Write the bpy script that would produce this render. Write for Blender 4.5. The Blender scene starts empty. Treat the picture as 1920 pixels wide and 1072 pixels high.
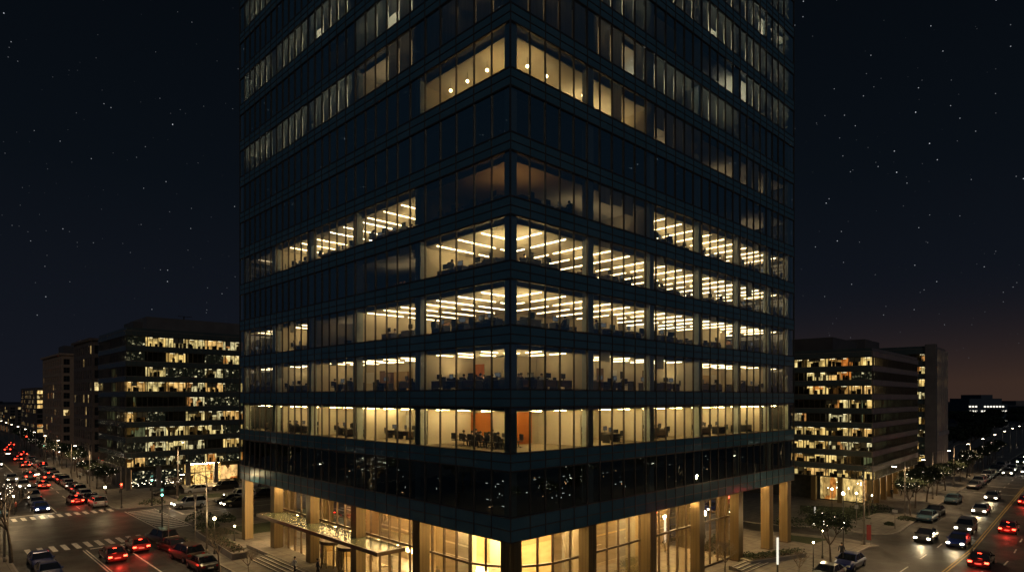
import bpy, math, random
from mathutils import Vector, Matrix
rnd = random.Random(7)
S = bpy.context.scene
COL = S.collection
PI = math.pi

# ------------------------------------------------------------------ camera frame (world axes = tower axes)
FPX, CH, HZ = 1181.0, 16.6, 745.0
AL = math.atan2(.718, .6955)
FW = (math.cos(AL), math.sin(AL)); RT = (FW[1], -FW[0])
CAM = (-41*FW[0]+.1*RT[0], -41*FW[1]+.1*RT[1])
def G(x, y, z=0.0):
    Y = FPX*(CH-z)/(y-HZ); X = (x-960)/FPX*Y
    return (CAM[0]+Y*FW[0]+X*RT[0], CAM[1]+Y*FW[1]+X*RT[1])

# ------------------------------------------------------------------ materials
MATS = {}
def nt(name):
    m = bpy.data.materials.new(name); m.use_nodes = True
    t = m.node_tree
    return m, t, t.nodes['Principled BSDF']
def noise_col(t, c1, c2, scale, detail=5, coord='Object', stretch=None, lo=.35, hi=.65):
    tc = t.nodes.new('ShaderNodeTexCoord'); n = t.nodes.new('ShaderNodeTexNoise')
    n.inputs['Scale'].default_value = scale; n.inputs['Detail'].default_value = detail
    if stretch:
        mp = t.nodes.new('ShaderNodeMapping'); mp.inputs['Scale'].default_value = stretch
        t.links.new(tc.outputs[coord], mp.inputs[0]); t.links.new(mp.outputs[0], n.inputs['Vector'])
    else: t.links.new(tc.outputs[coord], n.inputs['Vector'])
    r = t.nodes.new('ShaderNodeValToRGB')
    r.color_ramp.elements[0].position = lo; r.color_ramp.elements[1].position = hi
    r.color_ramp.elements[0].color = (*c1, 1); r.color_ramp.elements[1].color = (*c2, 1)
    t.links.new(n.outputs['Fac'], r.inputs[0])
    return n, r
def pm(name, c1, c2=None, rough=.6, metal=0, scale=2.0, spec=.5, bump=0, bscale=20, stretch=None, coat=0, rvar=None):
    if name in MATS: return MATS[name]
    m, t, b = nt(name)
    c2 = c2 or tuple(v*.8 for v in c1)
    n, r = noise_col(t, c1, c2, scale, stretch=stretch)
    t.links.new(r.outputs[0], b.inputs['Base Color'])
    b.inputs['Roughness'].default_value = rough; b.inputs['Metallic'].default_value = metal
    b.inputs['Specular IOR Level'].default_value = spec
    b.inputs['Coat Weight'].default_value = coat; b.inputs['Coat Roughness'].default_value = .06
    if rvar:
        mr = t.nodes.new('ShaderNodeMapRange'); mr.inputs['To Min'].default_value = rvar[0]; mr.inputs['To Max'].default_value = rvar[1]
        mr.inputs['From Min'].default_value = .3; mr.inputs['From Max'].default_value = .7
        t.links.new(n.outputs['Fac'], mr.inputs[0]); t.links.new(mr.outputs[0], b.inputs['Roughness'])
    if bump:
        tc = t.nodes.new('ShaderNodeTexCoord'); n2 = t.nodes.new('ShaderNodeTexNoise'); n2.inputs['Scale'].default_value = bscale
        n2.inputs['Detail'].default_value = 6
        t.links.new(tc.outputs['Object'], n2.inputs['Vector'])
        bp = t.nodes.new('ShaderNodeBump'); bp.inputs['Strength'].default_value = bump; bp.inputs['Distance'].default_value = .02
        t.links.new(n2.outputs['Fac'], bp.inputs['Height']); t.links.new(bp.outputs[0], b.inputs['Normal'])
    MATS[name] = m; return m
def em(name, col, st, sample=False):
    if name in MATS: return MATS[name]
    m, t, b = nt(name); t.nodes.remove(b)
    e = t.nodes.new('ShaderNodeEmission'); e.inputs[0].default_value = (*col, 1); e.inputs[1].default_value = st
    t.links.new(e.outputs[0], t.nodes['Material Output'].inputs[0])
    m.cycles.emission_sampling = 'AUTO' if sample else 'NONE'
    MATS[name] = m; return m
def glass(name, tint, f0=.0, fmul=1.0, rough=.0, bump=0, gcol=(1, 1, 1)):
    if name in MATS: return MATS[name]
    m, t, b = nt(name); t.nodes.remove(b)
    tr = t.nodes.new('ShaderNodeBsdfTransparent'); tr.inputs[0].default_value = (*tint, 1)
    gl = t.nodes.new('ShaderNodeBsdfGlossy'); gl.inputs[0].default_value = (*gcol, 1); gl.inputs['Roughness'].default_value = rough
    fr = t.nodes.new('ShaderNodeFresnel'); fr.inputs[0].default_value = 1.5
    mu = t.nodes.new('ShaderNodeMath'); mu.operation = 'MULTIPLY_ADD'; mu.inputs[1].default_value = fmul; mu.inputs[2].default_value = f0; mu.use_clamp = True
    t.links.new(fr.outputs[0], mu.inputs[0])
    if bump:
        tc = t.nodes.new('ShaderNodeTexCoord'); n2 = t.nodes.new('ShaderNodeTexNoise'); n2.inputs['Scale'].default_value = .7; n2.inputs['Detail'].default_value = 1
        t.links.new(tc.outputs['Object'], n2.inputs['Vector'])
        bp = t.nodes.new('ShaderNodeBump'); bp.inputs['Strength'].default_value = bump; bp.inputs['Distance'].default_value = .05
        t.links.new(n2.outputs['Fac'], bp.inputs['Height']); t.links.new(bp.outputs[0], gl.inputs['Normal'])
    mx = t.nodes.new('ShaderNodeMixShader')
    t.links.new(mu.outputs[0], mx.inputs[0]); t.links.new(tr.outputs[0], mx.inputs[1]); t.links.new(gl.outputs[0], mx.inputs[2])
    t.links.new(mx.outputs[0], t.nodes['Material Output'].inputs[0])
    MATS[name] = m; return m
def room(name, col, st, cells=(1.1, .9), dark=.35, speck=0):
    """lit room seen through a far window: wall of panels, shelves and gaps, giving off light"""
    if name in MATS: return MATS[name]
    m, t, b = nt(name); t.nodes.remove(b)
    tc = t.nodes.new('ShaderNodeTexCoord'); mp = t.nodes.new('ShaderNodeMapping'); mp.inputs['Scale'].default_value = (cells[0], cells[0], cells[1])
    t.links.new(tc.outputs['Object'], mp.inputs[0])
    v = t.nodes.new('ShaderNodeTexVoronoi'); v.distance = 'CHEBYCHEV'; v.inputs['Scale'].default_value = 1.0
    t.links.new(mp.outputs[0], v.inputs['Vector'])
    n = t.nodes.new('ShaderNodeTexNoise'); n.inputs['Scale'].default_value = 3.0; n.inputs['Detail'].default_value = 4
    t.links.new(mp.outputs[0], n.inputs['Vector'])
    sp = t.nodes.new('ShaderNodeSeparateColor'); t.links.new(v.outputs['Color'], sp.inputs[0])
    r = t.nodes.new('ShaderNodeValToRGB'); r.color_ramp.interpolation = 'CONSTANT'
    els = r.color_ramp.elements
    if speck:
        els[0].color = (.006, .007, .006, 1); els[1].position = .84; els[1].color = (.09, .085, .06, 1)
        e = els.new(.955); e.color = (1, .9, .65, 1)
    else:
        els[0].color = (.05, .035, .02, 1); els[1].position = dark*.5; els[1].color = (.42, .36, .26, 1)
        e = els.new(dark); e.color = (.8, .76, .62, 1)
        e = els.new(.62); e.color = (1, .97, .85, 1)
        e = els.new(.93); e.color = (.6, .30, .14, 1)
    t.links.new(sp.outputs[0], r.inputs[0])
    mr = t.nodes.new('ShaderNodeMapRange'); mr.inputs[1].default_value = .35; mr.inputs[2].default_value = .6; mr.inputs[3].default_value = .3; mr.inputs[4].default_value = 1.3
    t.links.new(n.outputs['Fac'], mr.inputs[0])
    mc = t.nodes.new('ShaderNodeMix'); mc.data_type = 'RGBA'; mc.blend_type = 'MULTIPLY'; mc.inputs[0].default_value = 1
    t.links.new(r.outputs[0], mc.inputs[6]); mc.inputs[7].default_value = (*col, 1)
    mm = t.nodes.new('ShaderNodeMath'); mm.operation = 'MULTIPLY'; mm.inputs[1].default_value = st; t.links.new(mr.outputs[0], mm.inputs[0])
    e = t.nodes.new('ShaderNodeEmission'); t.links.new(mc.outputs[2], e.inputs[0]); t.links.new(mm.outputs[0], e.inputs[1])
    t.links.new(e.outputs[0], t.nodes['Material Output'].inputs[0])
    m.cycles.emission_sampling = 'NONE'
    MATS[name] = m; return m

WARM = (1, .70, .33); PALE = (1, .86, .58); GOLD = (1, .58, .18)
M = dict(
 asphalt=pm('asphalt', (.040,.038,.036), (.068,.064,.060), .5, scale=.35, bump=.5, bscale=18, rvar=(.42,.72)),
 pave=pm('pavement_stone', (.16,.145,.125), (.23,.21,.18), .75, scale=1.2, bump=.2, bscale=8),
 kerb=pm('kerb_stone', (.30,.28,.25), (.22,.2,.18), .7),
 paint=pm('road_paint', (.85,.82,.75), (.45,.43,.38), .6, scale=5),
 ypaint=pm('yellow_paint', (.60,.42,.12), (.38,.27,.08), .6, scale=4),
 grass=pm('turf', (.02,.035,.012), (.045,.06,.022), .9, scale=6, bump=.8, bscale=40),
 soil=pm('soil', (.05,.035,.022), (.09,.06,.04), .9, scale=5, bump=.8),
 span=pm('spandrel_glass', (.075,.175,.215), (.10,.21,.26), .12, metal=.15, scale=.3, spec=.6),
 mull=pm('dark_metal', (.075,.065,.055), (.10,.085,.07), .4, metal=.3),
 tglass=glass('tower_glass', (.90,.89,.80), .24, 1.0, 0, .16, (.80,.97,1)),
 lglass=glass('lobby_glass', (.93,.92,.85), .0, .8),
 cglass=pm('canopy_glass', (.09,.10,.06), (.13,.14,.085), .25, scale=.8, spec=.6),
 bronze=pm('bronze_cladding', (.165,.12,.055), (.205,.155,.075), .34, metal=.35, scale=.6, stretch=(6,6,.2)),
 bronze_d=pm('bronze_trim', (.10,.075,.05), (.14,.10,.065), .4, metal=.5),
 conc=pm('column_paint', (.40,.45,.42), (.46,.50,.46), .7),
 iwall=pm('office_wall', (.70,.62,.46), (.64,.56,.41), .8, scale=.5),
 ceil=pm('office_ceiling', (.66,.60,.48), (.6,.55,.44), .85, scale=.7),
 ifloor=pm('office_carpet', (.34,.27,.17), (.28,.22,.14), .85, scale=3),
 slab=pm('slab_edge', (.16,.16,.15), (.2,.2,.18), .85),
 wood=pm('orange_wood', (.60,.20,.035), (.50,.15,.025), .45, scale=1.2, stretch=(1,1,.2)),
 dwood=pm('dark_wood', (.10,.05,.025), (.14,.07,.035), .5),
 blind=None, whiteb=pm('whiteboard', (.8,.78,.7), (.75,.73,.66), .4), tanw=pm('tan_panel', (.42,.28,.13), (.36,.24,.11), .6, scale=1.2, stretch=(1,1,.3)), up_amber=em('hidden_fill_amber', (1,.50,.16), 9, True), up_warm=em('hidden_fill_warm', (1,.74,.36), 84, True), up_low=em('hidden_fill_pale', (1,.78,.48), 18, True), up_pale=em('hidden_fill_white', (.90,.92,.80), 42, True), up_dim=em('hidden_fill_dim', (1,.72,.42), 6, True), up_gold=em('hidden_fill_gold', (1,.66,.26), 30, True),  # up_ colours glow on hidden emitters added as office fill light
 black=pm('black_plastic', (.012,.012,.013), (.02,.02,.02), .45),
 desk=pm('desk_laminate', (.20,.15,.09), (.15,.11,.07), .5),
 stone=pm('lobby_stone', (.50,.36,.18), (.60,.45,.24), .5, scale=.7, stretch=(1,1,3)),
 stonel=pm('lobby_floor_stone', (.5,.42,.3), (.42,.35,.25), .3, scale=.6),
 lceil=pm('lobby_ceiling', (.66,.44,.18), (.6,.4,.16), .7),
 strip_hi=em('strip_light_room', (1,.75,.36), 85, True), strip=em('strip_light', (1,.76,.42), 15, True), strip_n=em('strip_light_neutral', (1,.86,.60), 13, True), strip_m=em('strip_light_soft', (1,.78,.48), 12, True), strip_l=em('strip_light_low', (1,.78,.5), 1.6, True), strip_x=em('strip_light_faint', (.9,.8,.6), 1.2, True),
 strip_o=em('amber_light', (1,.60,.20), 30, True), strip_od=em('amber_light_low', (1,.5,.16), 4, True),
 lobl=em('lobby_light', (1,.68,.31), 165, True), downl=em('downlight_lens', (1,.64,.28), 290, True), canl=em('canopy_lens', (1,.66,.28), 60, True),
 bark=pm('bark', (.06,.045,.035), (.1,.08,.06), .9, scale=8), barkl=pm('pale_bark', (.16,.13,.10), (.22,.18,.14), .9, scale=8),
 leaf=pm('leaf', (.030,.050,.020), (.060,.075,.030), .7, scale=1.5), leafd=pm('dark_leaf', (.018,.030,.014), (.03,.045,.02), .8, scale=1.0),
 fairy=em('fairy_bulb', (1,.84,.62), 8), lampw=em('lamp_globe', (1,.82,.42), 40), lampc=em('lamp_head', (1,.85,.6), 30),
 pole=pm('pole_paint', (.22,.20,.18), (.28,.25,.22), .5, metal=.3), poled=pm('dark_pole', (.04,.04,.04), (.06,.055,.05), .5),
 red=em('signal_red', (1,.03,.01), 30), grn=em('signal_green', (.25,1,.75), 16), sigoff=pm('signal_off', (.03,.02,.01), None, .4),
 glintw=em('glint_white', (.85,1,.95), .8), glinta=em('glint_amber', (1,.6,.3), 1.6),  # glow of the added specks that imitate reflected city lights
 roomstrip=em('room_strip', (1,.85,.55), 3),
 hl=em('headlight_lit', (1,.90,.66), 25), tl=em('taillight_lit', (1,.035,.015), 22), tlp=pm('taillight_lens', (.35,.01,.01), (.3,.01,.01), .15), hlp=pm('headlight_lens', (.6,.62,.65), (.5,.5,.52), .1, metal=.3),
 cglas=pm('car_glass', (.010,.012,.016), (.012,.014,.018), .04, spec=1), tyre=pm('tyre', (.012,.012,.012), None, .8), rim=pm('wheel_rim', (.5,.5,.5), (.4,.4,.4), .25, metal=.9),
 plate=pm('plate', (.6,.6,.55), None, .5),
 skin=pm('skin', (.42,.26,.18), (.36,.22,.15), .6), hair=pm('hair', (.02,.014,.01), None, .6),
 shirt_w=pm('white_shirt', (.5,.5,.48), (.42,.42,.4), .8), shirt_b=pm('navy_jacket', (.015,.018,.03), None, .8), trous=pm('dark_trousers', (.015,.015,.017), None, .8), shirt_r=pm('red_coat', (.25,.03,.025), None, .8),
 brick=pm('beige_masonry', (.34,.235,.16), (.42,.30,.205), .85, scale=1.5, bump=.3), brickd=pm('dark_masonry', (.12,.095,.085), (.16,.13,.11), .85, scale=1.2, bump=.3),
 gray=pm('gray_concrete', (.13,.12,.115), (.17,.155,.15), .85, scale=.5), roofm=pm('roof_metal', (.085,.075,.072), (.11,.10,.095), .6, scale=.4),
 dspan=pm('dark_spandrel', (.07,.10,.105), (.09,.12,.12), .18, scale=.3), fins=pm('fin_stone', (.34,.29,.27), (.42,.36,.33), .7, scale=1), fspan=pm('mauve_spandrel', (.34,.28,.28), (.40,.33,.32), .45, scale=.4),
 bglass=glass('block_glass', (.85,.88,.8), .02, .8, 0, .05), dglass=pm('dark_glass', (.02,.026,.03), (.03,.036,.038), .05, scale=.15, spec=.8),
 darkroom=pm('unlit_room', (.03,.035,.03), (.06,.06,.05), .9, scale=1.5),
)
def blindmat():
    m, t, b = nt('blind_fabric'); t.nodes.remove(b)
    tr = t.nodes.new('ShaderNodeBsdfTranslucent'); tr.inputs[0].default_value = (.62,.60,.52,1)
    df = t.nodes.new('ShaderNodeBsdfDiffuse'); df.inputs[0].default_value = (.35,.35,.32,1)
    tc = t.nodes.new('ShaderNodeTexCoord'); wv = t.nodes.new('ShaderNodeTexNoise'); wv.inputs['Scale'].default_value = .8
    mp = t.nodes.new('ShaderNodeMapping'); mp.inputs['Scale'].default_value = (6,6,.5)
    t.links.new(tc.outputs['Object'], mp.inputs[0]); t.links.new(mp.outputs[0], wv.inputs['Vector'])
    mr = t.nodes.new('ShaderNodeMapRange'); mr.inputs[1].default_value = .35; mr.inputs[2].default_value = .65; mr.inputs[3].default_value = .2; mr.inputs[4].default_value = .5
    t.links.new(wv.outputs['Fac'], mr.inputs[0])
    mx = t.nodes.new('ShaderNodeMixShader'); t.links.new(mr.outputs[0], mx.inputs[0]); t.links.new(tr.outputs[0], mx.inputs[1]); t.links.new(df.outputs[0], mx.inputs[2])
    t.links.new(mx.outputs[0], t.nodes['Material Output'].inputs[0]); return m
M['blind'] = blindmat()
CARP = {}
def carpaint(n, c):
    if n not in CARP: CARP[n] = pm('car_paint_'+n, c, tuple(v*.95 for v in c), .32, metal=.15, coat=1)
    return CARP[n]

# ------------------------------------------------------------------ mesh builder
class MB:
    def __init__(s): s.v = []; s.f = []; s.m = []; s.mats = []; s.sm = []
    def mi(s, mat):
        if mat not in s.mats: s.mats.append(mat)
        return s.mats.index(mat)
    def face(s, pts, mat, smooth=False):
        n = len(s.v); s.v += [tuple(p) for p in pts]; s.f.append(tuple(range(n, n+len(pts)))); s.m.append(s.mi(mat)); s.sm.append(smooth)
    def box(s, x0, x1, y0, y1, z0, z1, mat):
        n = len(s.v); k = s.mi(mat)
        s.v += [(x0,y0,z0),(x1,y0,z0),(x1,y1,z0),(x0,y1,z0),(x0,y0,z1),(x1,y0,z1),(x1,y1,z1),(x0,y1,z1)]
        for q in ((0,3,2,1),(4,5,6,7),(0,1,5,4),(1,2,6,5),(2,3,7,6),(3,0,4,7)):
            s.f.append(tuple(n+i for i in q)); s.m.append(k); s.sm.append(False)
    def prism(s, poly, z0, z1, mat, topmat=None):
        n = len(poly); a = len(s.v)
        s.v += [(p[0],p[1],z0) for p in poly]+[(p[0],p[1],z1) for p in poly]
        for i in range(n):
            j = (i+1) % n; s.f.append((a+i,a+j,a+n+j,a+n+i)); s.m.append(s.mi(mat)); s.sm.append(False)
        s.f.append(tuple(a+n+i for i in range(n))); s.m.append(s.mi(topmat or mat)); s.sm.append(False)
        s.f.append(tuple(a+n-1-i for i in range(n))); s.m.append(s.mi(mat)); s.sm.append(False)
    def tube(s, p, q, r0, r1, mat, n=6, caps=True):
        p, q = Vector(p), Vector(q); d = (q-p)
        if d.length < 1e-6: return
        d.normalize(); u = d.orthogonal().normalized(); w = d.cross(u); a = len(s.v); k = s.mi(mat)
        for c, r in ((p, r0), (q, r1)):
            for i in range(n):
                t = 2*PI*i/n; s.v.append(tuple(c+u*math.cos(t)*r+w*math.sin(t)*r))
        for i in range(n):
            j = (i+1) % n; s.f.append((a+i,a+j,a+n+j,a+n+i)); s.m.append(k); s.sm.append(True)
        if caps:
            s.f.append(tuple(a+n+i for i in range(n))); s.m.append(k); s.sm.append(False)
            s.f.append(tuple(a+n-1-i for i in range(n))); s.m.append(k); s.sm.append(False)
    def ball(s, c, r, mat, n=8, m=5, sz=1):
        a = len(s.v); k = s.mi(mat)
        for i in range(1, m):
            ph = PI*i/m
            for j in range(n):
                t = 2*PI*j/n; s.v.append((c[0]+r*math.sin(ph)*math.cos(t), c[1]+r*math.sin(ph)*math.sin(t), c[2]+r*sz*math.cos(ph)))
        s.v += [(c[0],c[1],c[2]+r*sz), (c[0],c[1],c[2]-r*sz)]; T = a+(m-1)*n; B = T+1
        for i in range(m-2):
            for j in range(n):
                j2 = (j+1) % n; s.f.append((a+i*n+j, a+(i+1)*n+j, a+(i+1)*n+j2, a+i*n+j2)); s.m.append(k); s.sm.append(True)
        for j in range(n):
            j2 = (j+1) % n
            s.f.append((T, a+j, a+j2)); s.m.append(k); s.sm.append(True)
            s.f.append((B, a+(m-2)*n+j2, a+(m-2)*n+j)); s.m.append(k); s.sm.append(True)
    def mesh(s, name):
        me = bpy.data.meshes.new(name); me.from_pydata(s.v, [], s.f)
        for m in s.mats: me.materials.append(m)
        me.polygons.foreach_set('material_index', s.m); me.polygons.foreach_set('use_smooth', s.sm)
        me.update(); return me
    def build(s, name, parent=None, loc=None, rz=0):
        o = bpy.data.objects.new(name, s.mesh(name)); COL.objects.link(o)
        if parent: o.parent = parent
        if loc: o.location = loc
        if rz: o.rotation_euler = (0, 0, rz)
        return o
USED = {}
def tag(o, label, cat, group=None, kind=None):
    if label:
        USED[label] = USED.get(label, 0)+1
        o['label'] = label
    if cat: o['category'] = cat
    if group: o['group'] = group
    if kind: o['kind'] = kind
    return o
def thing(name, label, cat, loc=(0,0,0), rz=0, group=None):
    o = bpy.data.objects.new(name, None); COL.objects.link(o); o.location = loc; o.rotation_euler = (0,0,rz)
    o.empty_display_size = .3
    return tag(o, label, cat, group)
def struct(o): o['kind'] = 'structure'; return o
KIDS = {}
def dup(src, loc, rz, label, group=None, scale=1):
    c = src.copy(); COL.objects.link(c); c.location = loc; c.rotation_euler = (0,0,rz); c.scale = (scale,)*3
    tag(c, label, None, group)
    def rec(a, b):
        for ch in KIDS_of(a):
            d = ch.copy(); COL.objects.link(d); d.parent = b; rec(ch, d)
    rec(src, c)
    return c
def KIDS_of(o):
    if o.name not in KIDS: KIDS[o.name] = list(o.children)
    return KIDS[o.name]
ORD = ['zeroth','first','second','third','fourth','fifth','sixth','seventh','eighth','ninth','tenth','eleventh','twelfth','thirteenth','fourteenth','fifteenth','sixteenth','seventeenth','eighteenth','nineteenth','twentieth','twenty-first','twenty-second','twenty-third','twenty-fourth','twenty-fifth','twenty-sixth','twenty-seventh','twenty-eighth','twenty-ninth','thirtieth','thirty-first','thirty-second']
def lamp(kind, loc, power, col, rot=None, size=.15, spot=None, parent=None, name='lamp_light', blend=.5):
    l = bpy.data.lights.new(name, kind); l.energy = power; l.color = col
    l.shadow_soft_size = size
    if spot: l.spot_size = math.radians(spot); l.spot_blend = blend
    o = bpy.data.objects.new(name, l); COL.objects.link(o); o.location = loc
    if rot: o.rotation_euler = rot
    if parent: o.parent = parent
    return o

# ------------------------------------------------------------------ ground, roads, pavements
g = MB(); g.face([(-900,-500,0),(3000,-500,0),(3000,3000,0),(-900,3000,0)], M['asphalt']); struct(g.build('road'))
def bend(x, y):                      # avenue bends a little beyond the driveway
    return (x, y+.05*max(0, x-55))
def lb(x, y):                        # street bends a little beyond the crossing
    return (x+.025*max(0, y-80), y)
def block(name, poly, mat=None):
    b = MB(); b.prism(poly, -.3, .12, M['kerb'], M['kerb'])
    cx = sum(p[0] for p in poly)/len(poly); cy = sum(p[1] for p in poly)/len(poly)
    ins = []
    n = len(poly)
    for i in range(n):               # kerb shows as a 0.18 m rim
        a = Vector(poly[i-1]); p = Vector(poly[i]); c = Vector(poly[(i+1) % n])
        d1 = (p-a).normalized(); d2 = (c-p).normalized(); n1 = Vector((-d1.y, d1.x)); n2 = Vector((-d2.y, d2.x))
        k = (n1+n2); k = k/max(.4, k.length**2)*2
        ins.append((p.x+k.x*.18, p.y+k.y*.18))
    b.face([(p[0],p[1],.124) for p in ins], mat or M['pave'])
    return struct(b.build(name))
# paving with joints
def pavemat():
    m = M['pave']; t = m.node_tree; b = t.nodes['Principled BSDF']
    tc = t.nodes.new('ShaderNodeTexCoord'); br = t.nodes.new('ShaderNodeTexBrick')
    br.inputs['Scale'].default_value = 1; br.inputs['Brick Width'].default_value = 1.5; br.inputs['Row Height'].default_value = 1.5; br.inputs['Mortar Size'].default_value = .03
    br.offset = 0; br.inputs['Color1'].default_value = (1,1,1,1); br.inputs['Color2'].default_value = (.82,.82,.82,1); br.inputs['Mortar'].default_value = (.4,.4,.4,1)
    t.links.new(tc.outputs['Object'], br.inputs['Vector'])
    mx = t.nodes.new('ShaderNodeMix'); mx.data_type = 'RGBA'; mx.blend_type = 'MULTIPLY'; mx.inputs[0].default_value = 1
    src = b.inputs['Base Color'].links[0].from_socket
    t.links.new(src, mx.inputs[6]); t.links.new(br.outputs['Color'], mx.inputs[7]); t.links.new(mx.outputs[2], b.inputs['Base Color'])
pavemat()
def roadmat():
    m = M['asphalt']; t = m.node_tree; b = t.nodes['Principled BSDF']
    src = b.inputs['Base Color'].links[0].from_socket
    tc = t.nodes.new('ShaderNodeTexCoord')
    def mul(fac_sock, col, src):
        mx = t.nodes.new('ShaderNodeMix'); mx.data_type = 'RGBA'; mx.blend_type = 'MULTIPLY'
        t.links.new(fac_sock, mx.inputs[0]); t.links.new(src, mx.inputs[6]); mx.inputs[7].default_value = col; return mx.outputs[2]
    # tar-sealed cracks
    n = t.nodes.new('ShaderNodeTexNoise'); n.inputs['Scale'].default_value = .5; n.inputs['Detail'].default_value = 3; t.links.new(tc.outputs['Object'], n.inputs['Vector'])
    va = t.nodes.new('ShaderNodeVectorMath'); va.operation = 'MULTIPLY_ADD'; va.inputs[1].default_value = (2.5,2.5,0); t.links.new(n.outputs['Color'], va.inputs[0]); t.links.new(tc.outputs['Object'], va.inputs[2])
    v = t.nodes.new('ShaderNodeTexVoronoi'); v.feature = 'DISTANCE_TO_EDGE'; v.inputs['Scale'].default_value = .14; t.links.new(va.outputs[0], v.inputs['Vector'])
    mr = t.nodes.new('ShaderNodeMapRange'); mr.inputs[1].default_value = .012; mr.inputs[2].default_value = .004; t.links.new(v.outputs['Distance'], mr.inputs[0])
    src = mul(mr.outputs[0], (.35,.35,.35,1), src)
    # repaired patches
    v2 = t.nodes.new('ShaderNodeTexVoronoi'); v2.distance = 'CHEBYCHEV'; v2.inputs['Scale'].default_value = .16; t.links.new(tc.outputs['Object'], v2.inputs['Vector'])
    sp = t.nodes.new('ShaderNodeSeparateColor'); t.links.new(v2.outputs['Color'], sp.inputs[0])
    m2_ = t.nodes.new('ShaderNodeMapRange'); m2_.inputs[1].default_value = .0; m2_.inputs[2].default_value = 1; m2_.inputs[4].default_value = .85; t.links.new(sp.outputs[0], m2_.inputs[0])
    src = mul(m2_.outputs[0], (.45,.45,.47,1), src)
    # tyre-polished lanes and oil
    n3 = t.nodes.new('ShaderNodeTexNoise'); n3.inputs['Scale'].default_value = .9; n3.inputs['Detail'].default_value = 8; t.links.new(tc.outputs['Object'], n3.inputs['Vector'])
    m3_ = t.nodes.new('ShaderNodeMapRange'); m3_.inputs[1].default_value = .5; m3_.inputs[2].default_value = .68; m3_.inputs[4].default_value = .8; t.links.new(n3.outputs['Fac'], m3_.inputs[0])
    src = mul(m3_.outputs[0], (.45,.43,.42,1), src)
    t.links.new(src, b.inputs['Base Color'])
roadmat()
# diagonal driveway between the tower plot and the next plot
near = [G(1648,1024), G(1618,1017), G(1587,1011), G(1540,1006), G(1482,1000), G(1420,996)]
far = [G(1420,981), G(1482,986), G(1569,990), G(1604,998), G(1640,1002), G(1672,1002), G(1688,998)]
def arc(cx, cy, r, a0, a1, n=6):
    return [(cx+r*math.cos(math.radians(a0+(a1-a0)*i/n)), cy+r*math.sin(math.radians(a0+(a1-a0)*i/n))) for i in range(n+1)]
block('pavement_tower_plot', arc(-3.4,-4.4,2.5,180,270)+[(near[0][0]-1.2,-6.9)]+near+[(near[-1][0],58)]+arc(-2.9,55,3,90,180))
block('pavement_next_plot', far[::-1][0:1]+[bend(95,-7.0), bend(400,-10), (400,200),(far[0][0]+1,200)]+far)
block('pavement_street_east', arc(-2.8,80.2,3,180,270)+[(70,77.2),(70,77.4),(70,420),lb(-5.8,420)])
block('pavement_street_west', [(-90,77.5)]+arc(-23,80,2.6,270,360)+[lb(-20.4,420),(-90,420)])
block('pavement_corner_west', [(-90,-20),(-20.5,-20)]+arc(-23.5,54.5,3,0,90)+[(-90,57.5)])
block('pavement_avenue_south', [(-5,-60),(500,-60),bend(500,-26.5),bend(60,-26.5),(-5,-26.5)])

mk = MB()
def quad(b, x0, x1, y0, y1, z, mat, f=None):
    p = [(x0,y0),(x1,y0),(x1,y1),(x0,y1)]
    if f: p = [f(*q) for q in p]
    b.face([(q[0],q[1],z) for q in p], mat)
for i in range(12):
    x = -18.9+i*1.07; sk = .9
    mk.face([(x,53.6,.004),(x+.5,53.6,.004),(x+.5,56.9,.004),(x,56.9,.004)], M['paint'])
for i in range(13): quad(mk, -18.8+i*1.02, -18.3+i*1.02, 77.4, 80.2, .004, M['paint'])
for i in range(13): quad(mk, -4.9, -1.6, 58.6+i*1.32, 59.1+i*1.32, .004, M['paint'])
for i in range(13): quad(mk, -24.2, -20.8, 58.6+i*1.32, 59.1+i*1.32, .004, M['paint'])
quad(mk, -5.2, -5.05, 58.2, 75.6, .004, M['paint']); quad(mk, -1.4, -1.25, 58.2, 75.6, .004, M['paint'])
quad(mk, -13.6, -6.2, 52.2, 52.6, .004, M['paint']); quad(mk, -19.8, -12.6, 81.4, 81.8, .004, M['paint'])
quad(mk, .2, .6, 67.5, 75, .004, M['paint']); quad(mk, .6, 40, 67.4, 67.55, .004, M['paint']); quad(mk, .6, 40, 71.2, 71.3, .004, M['paint'])
quad(mk, -10.75, -10.6, -10, 52.2, .004, M['paint'])
for k in range(36):
    y = 83+k*7; x = -9.5
    mk.face([(*lb(x,y),.004),(*lb(x+.13,y),.004),(*lb(x+.13,y+3),.004),(*lb(x,y+3),.004)], M['paint'])
for dx in (0,): mk.face([(*lb(-12.5,82),.004),(*lb(-12.35,82),.004),(*lb(-12.35,380),.004),(*lb(-12.5,380),.004)], M['paint'])
def strip(b, pts, w, z, mat):
    for p, q in zip(pts, pts[1:]):
        d = (Vector(q)-Vector(p)).normalized(); n = Vector((-d.y, d.x))*w/2
        b.face([(p[0]-n.x,p[1]-n.y,z),(q[0]-n.x,q[1]-n.y,z),(q[0]+n.x,q[1]+n.y,z),(p[0]+n.x,p[1]+n.y,z)], mat)
strip(mk, [(0.5,6.4+16.9),(0.5,6.41+16.9)], .1, .004, M['paint'])
avx = [28,55,90,130,200,300]
for k in range(40):
    x = 26+k*7; strip(mk, [bend(x,-12.0-.003*x), bend(x+2.6,-12.0-.003*x)], .13, .004, M['paint'])
    if k > 1: strip(mk, [bend(x+3,-18.6), bend(x+5.4,-18.6)], .13, .004, M['paint']); strip(mk, [bend(x+3,-22.3), bend(x+5.4,-22.3)], .13, .004, M['paint'])
strip(mk, [bend(107,-7), bend(107,-15)], .35, .004, M['paint']); strip(mk, [bend(118,-7), bend(118,-24)], .4, .004, M['paint']); strip(mk, [bend(160,-7), bend(160,-24)], .5, .004, M['paint'])
mh = MB()
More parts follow.
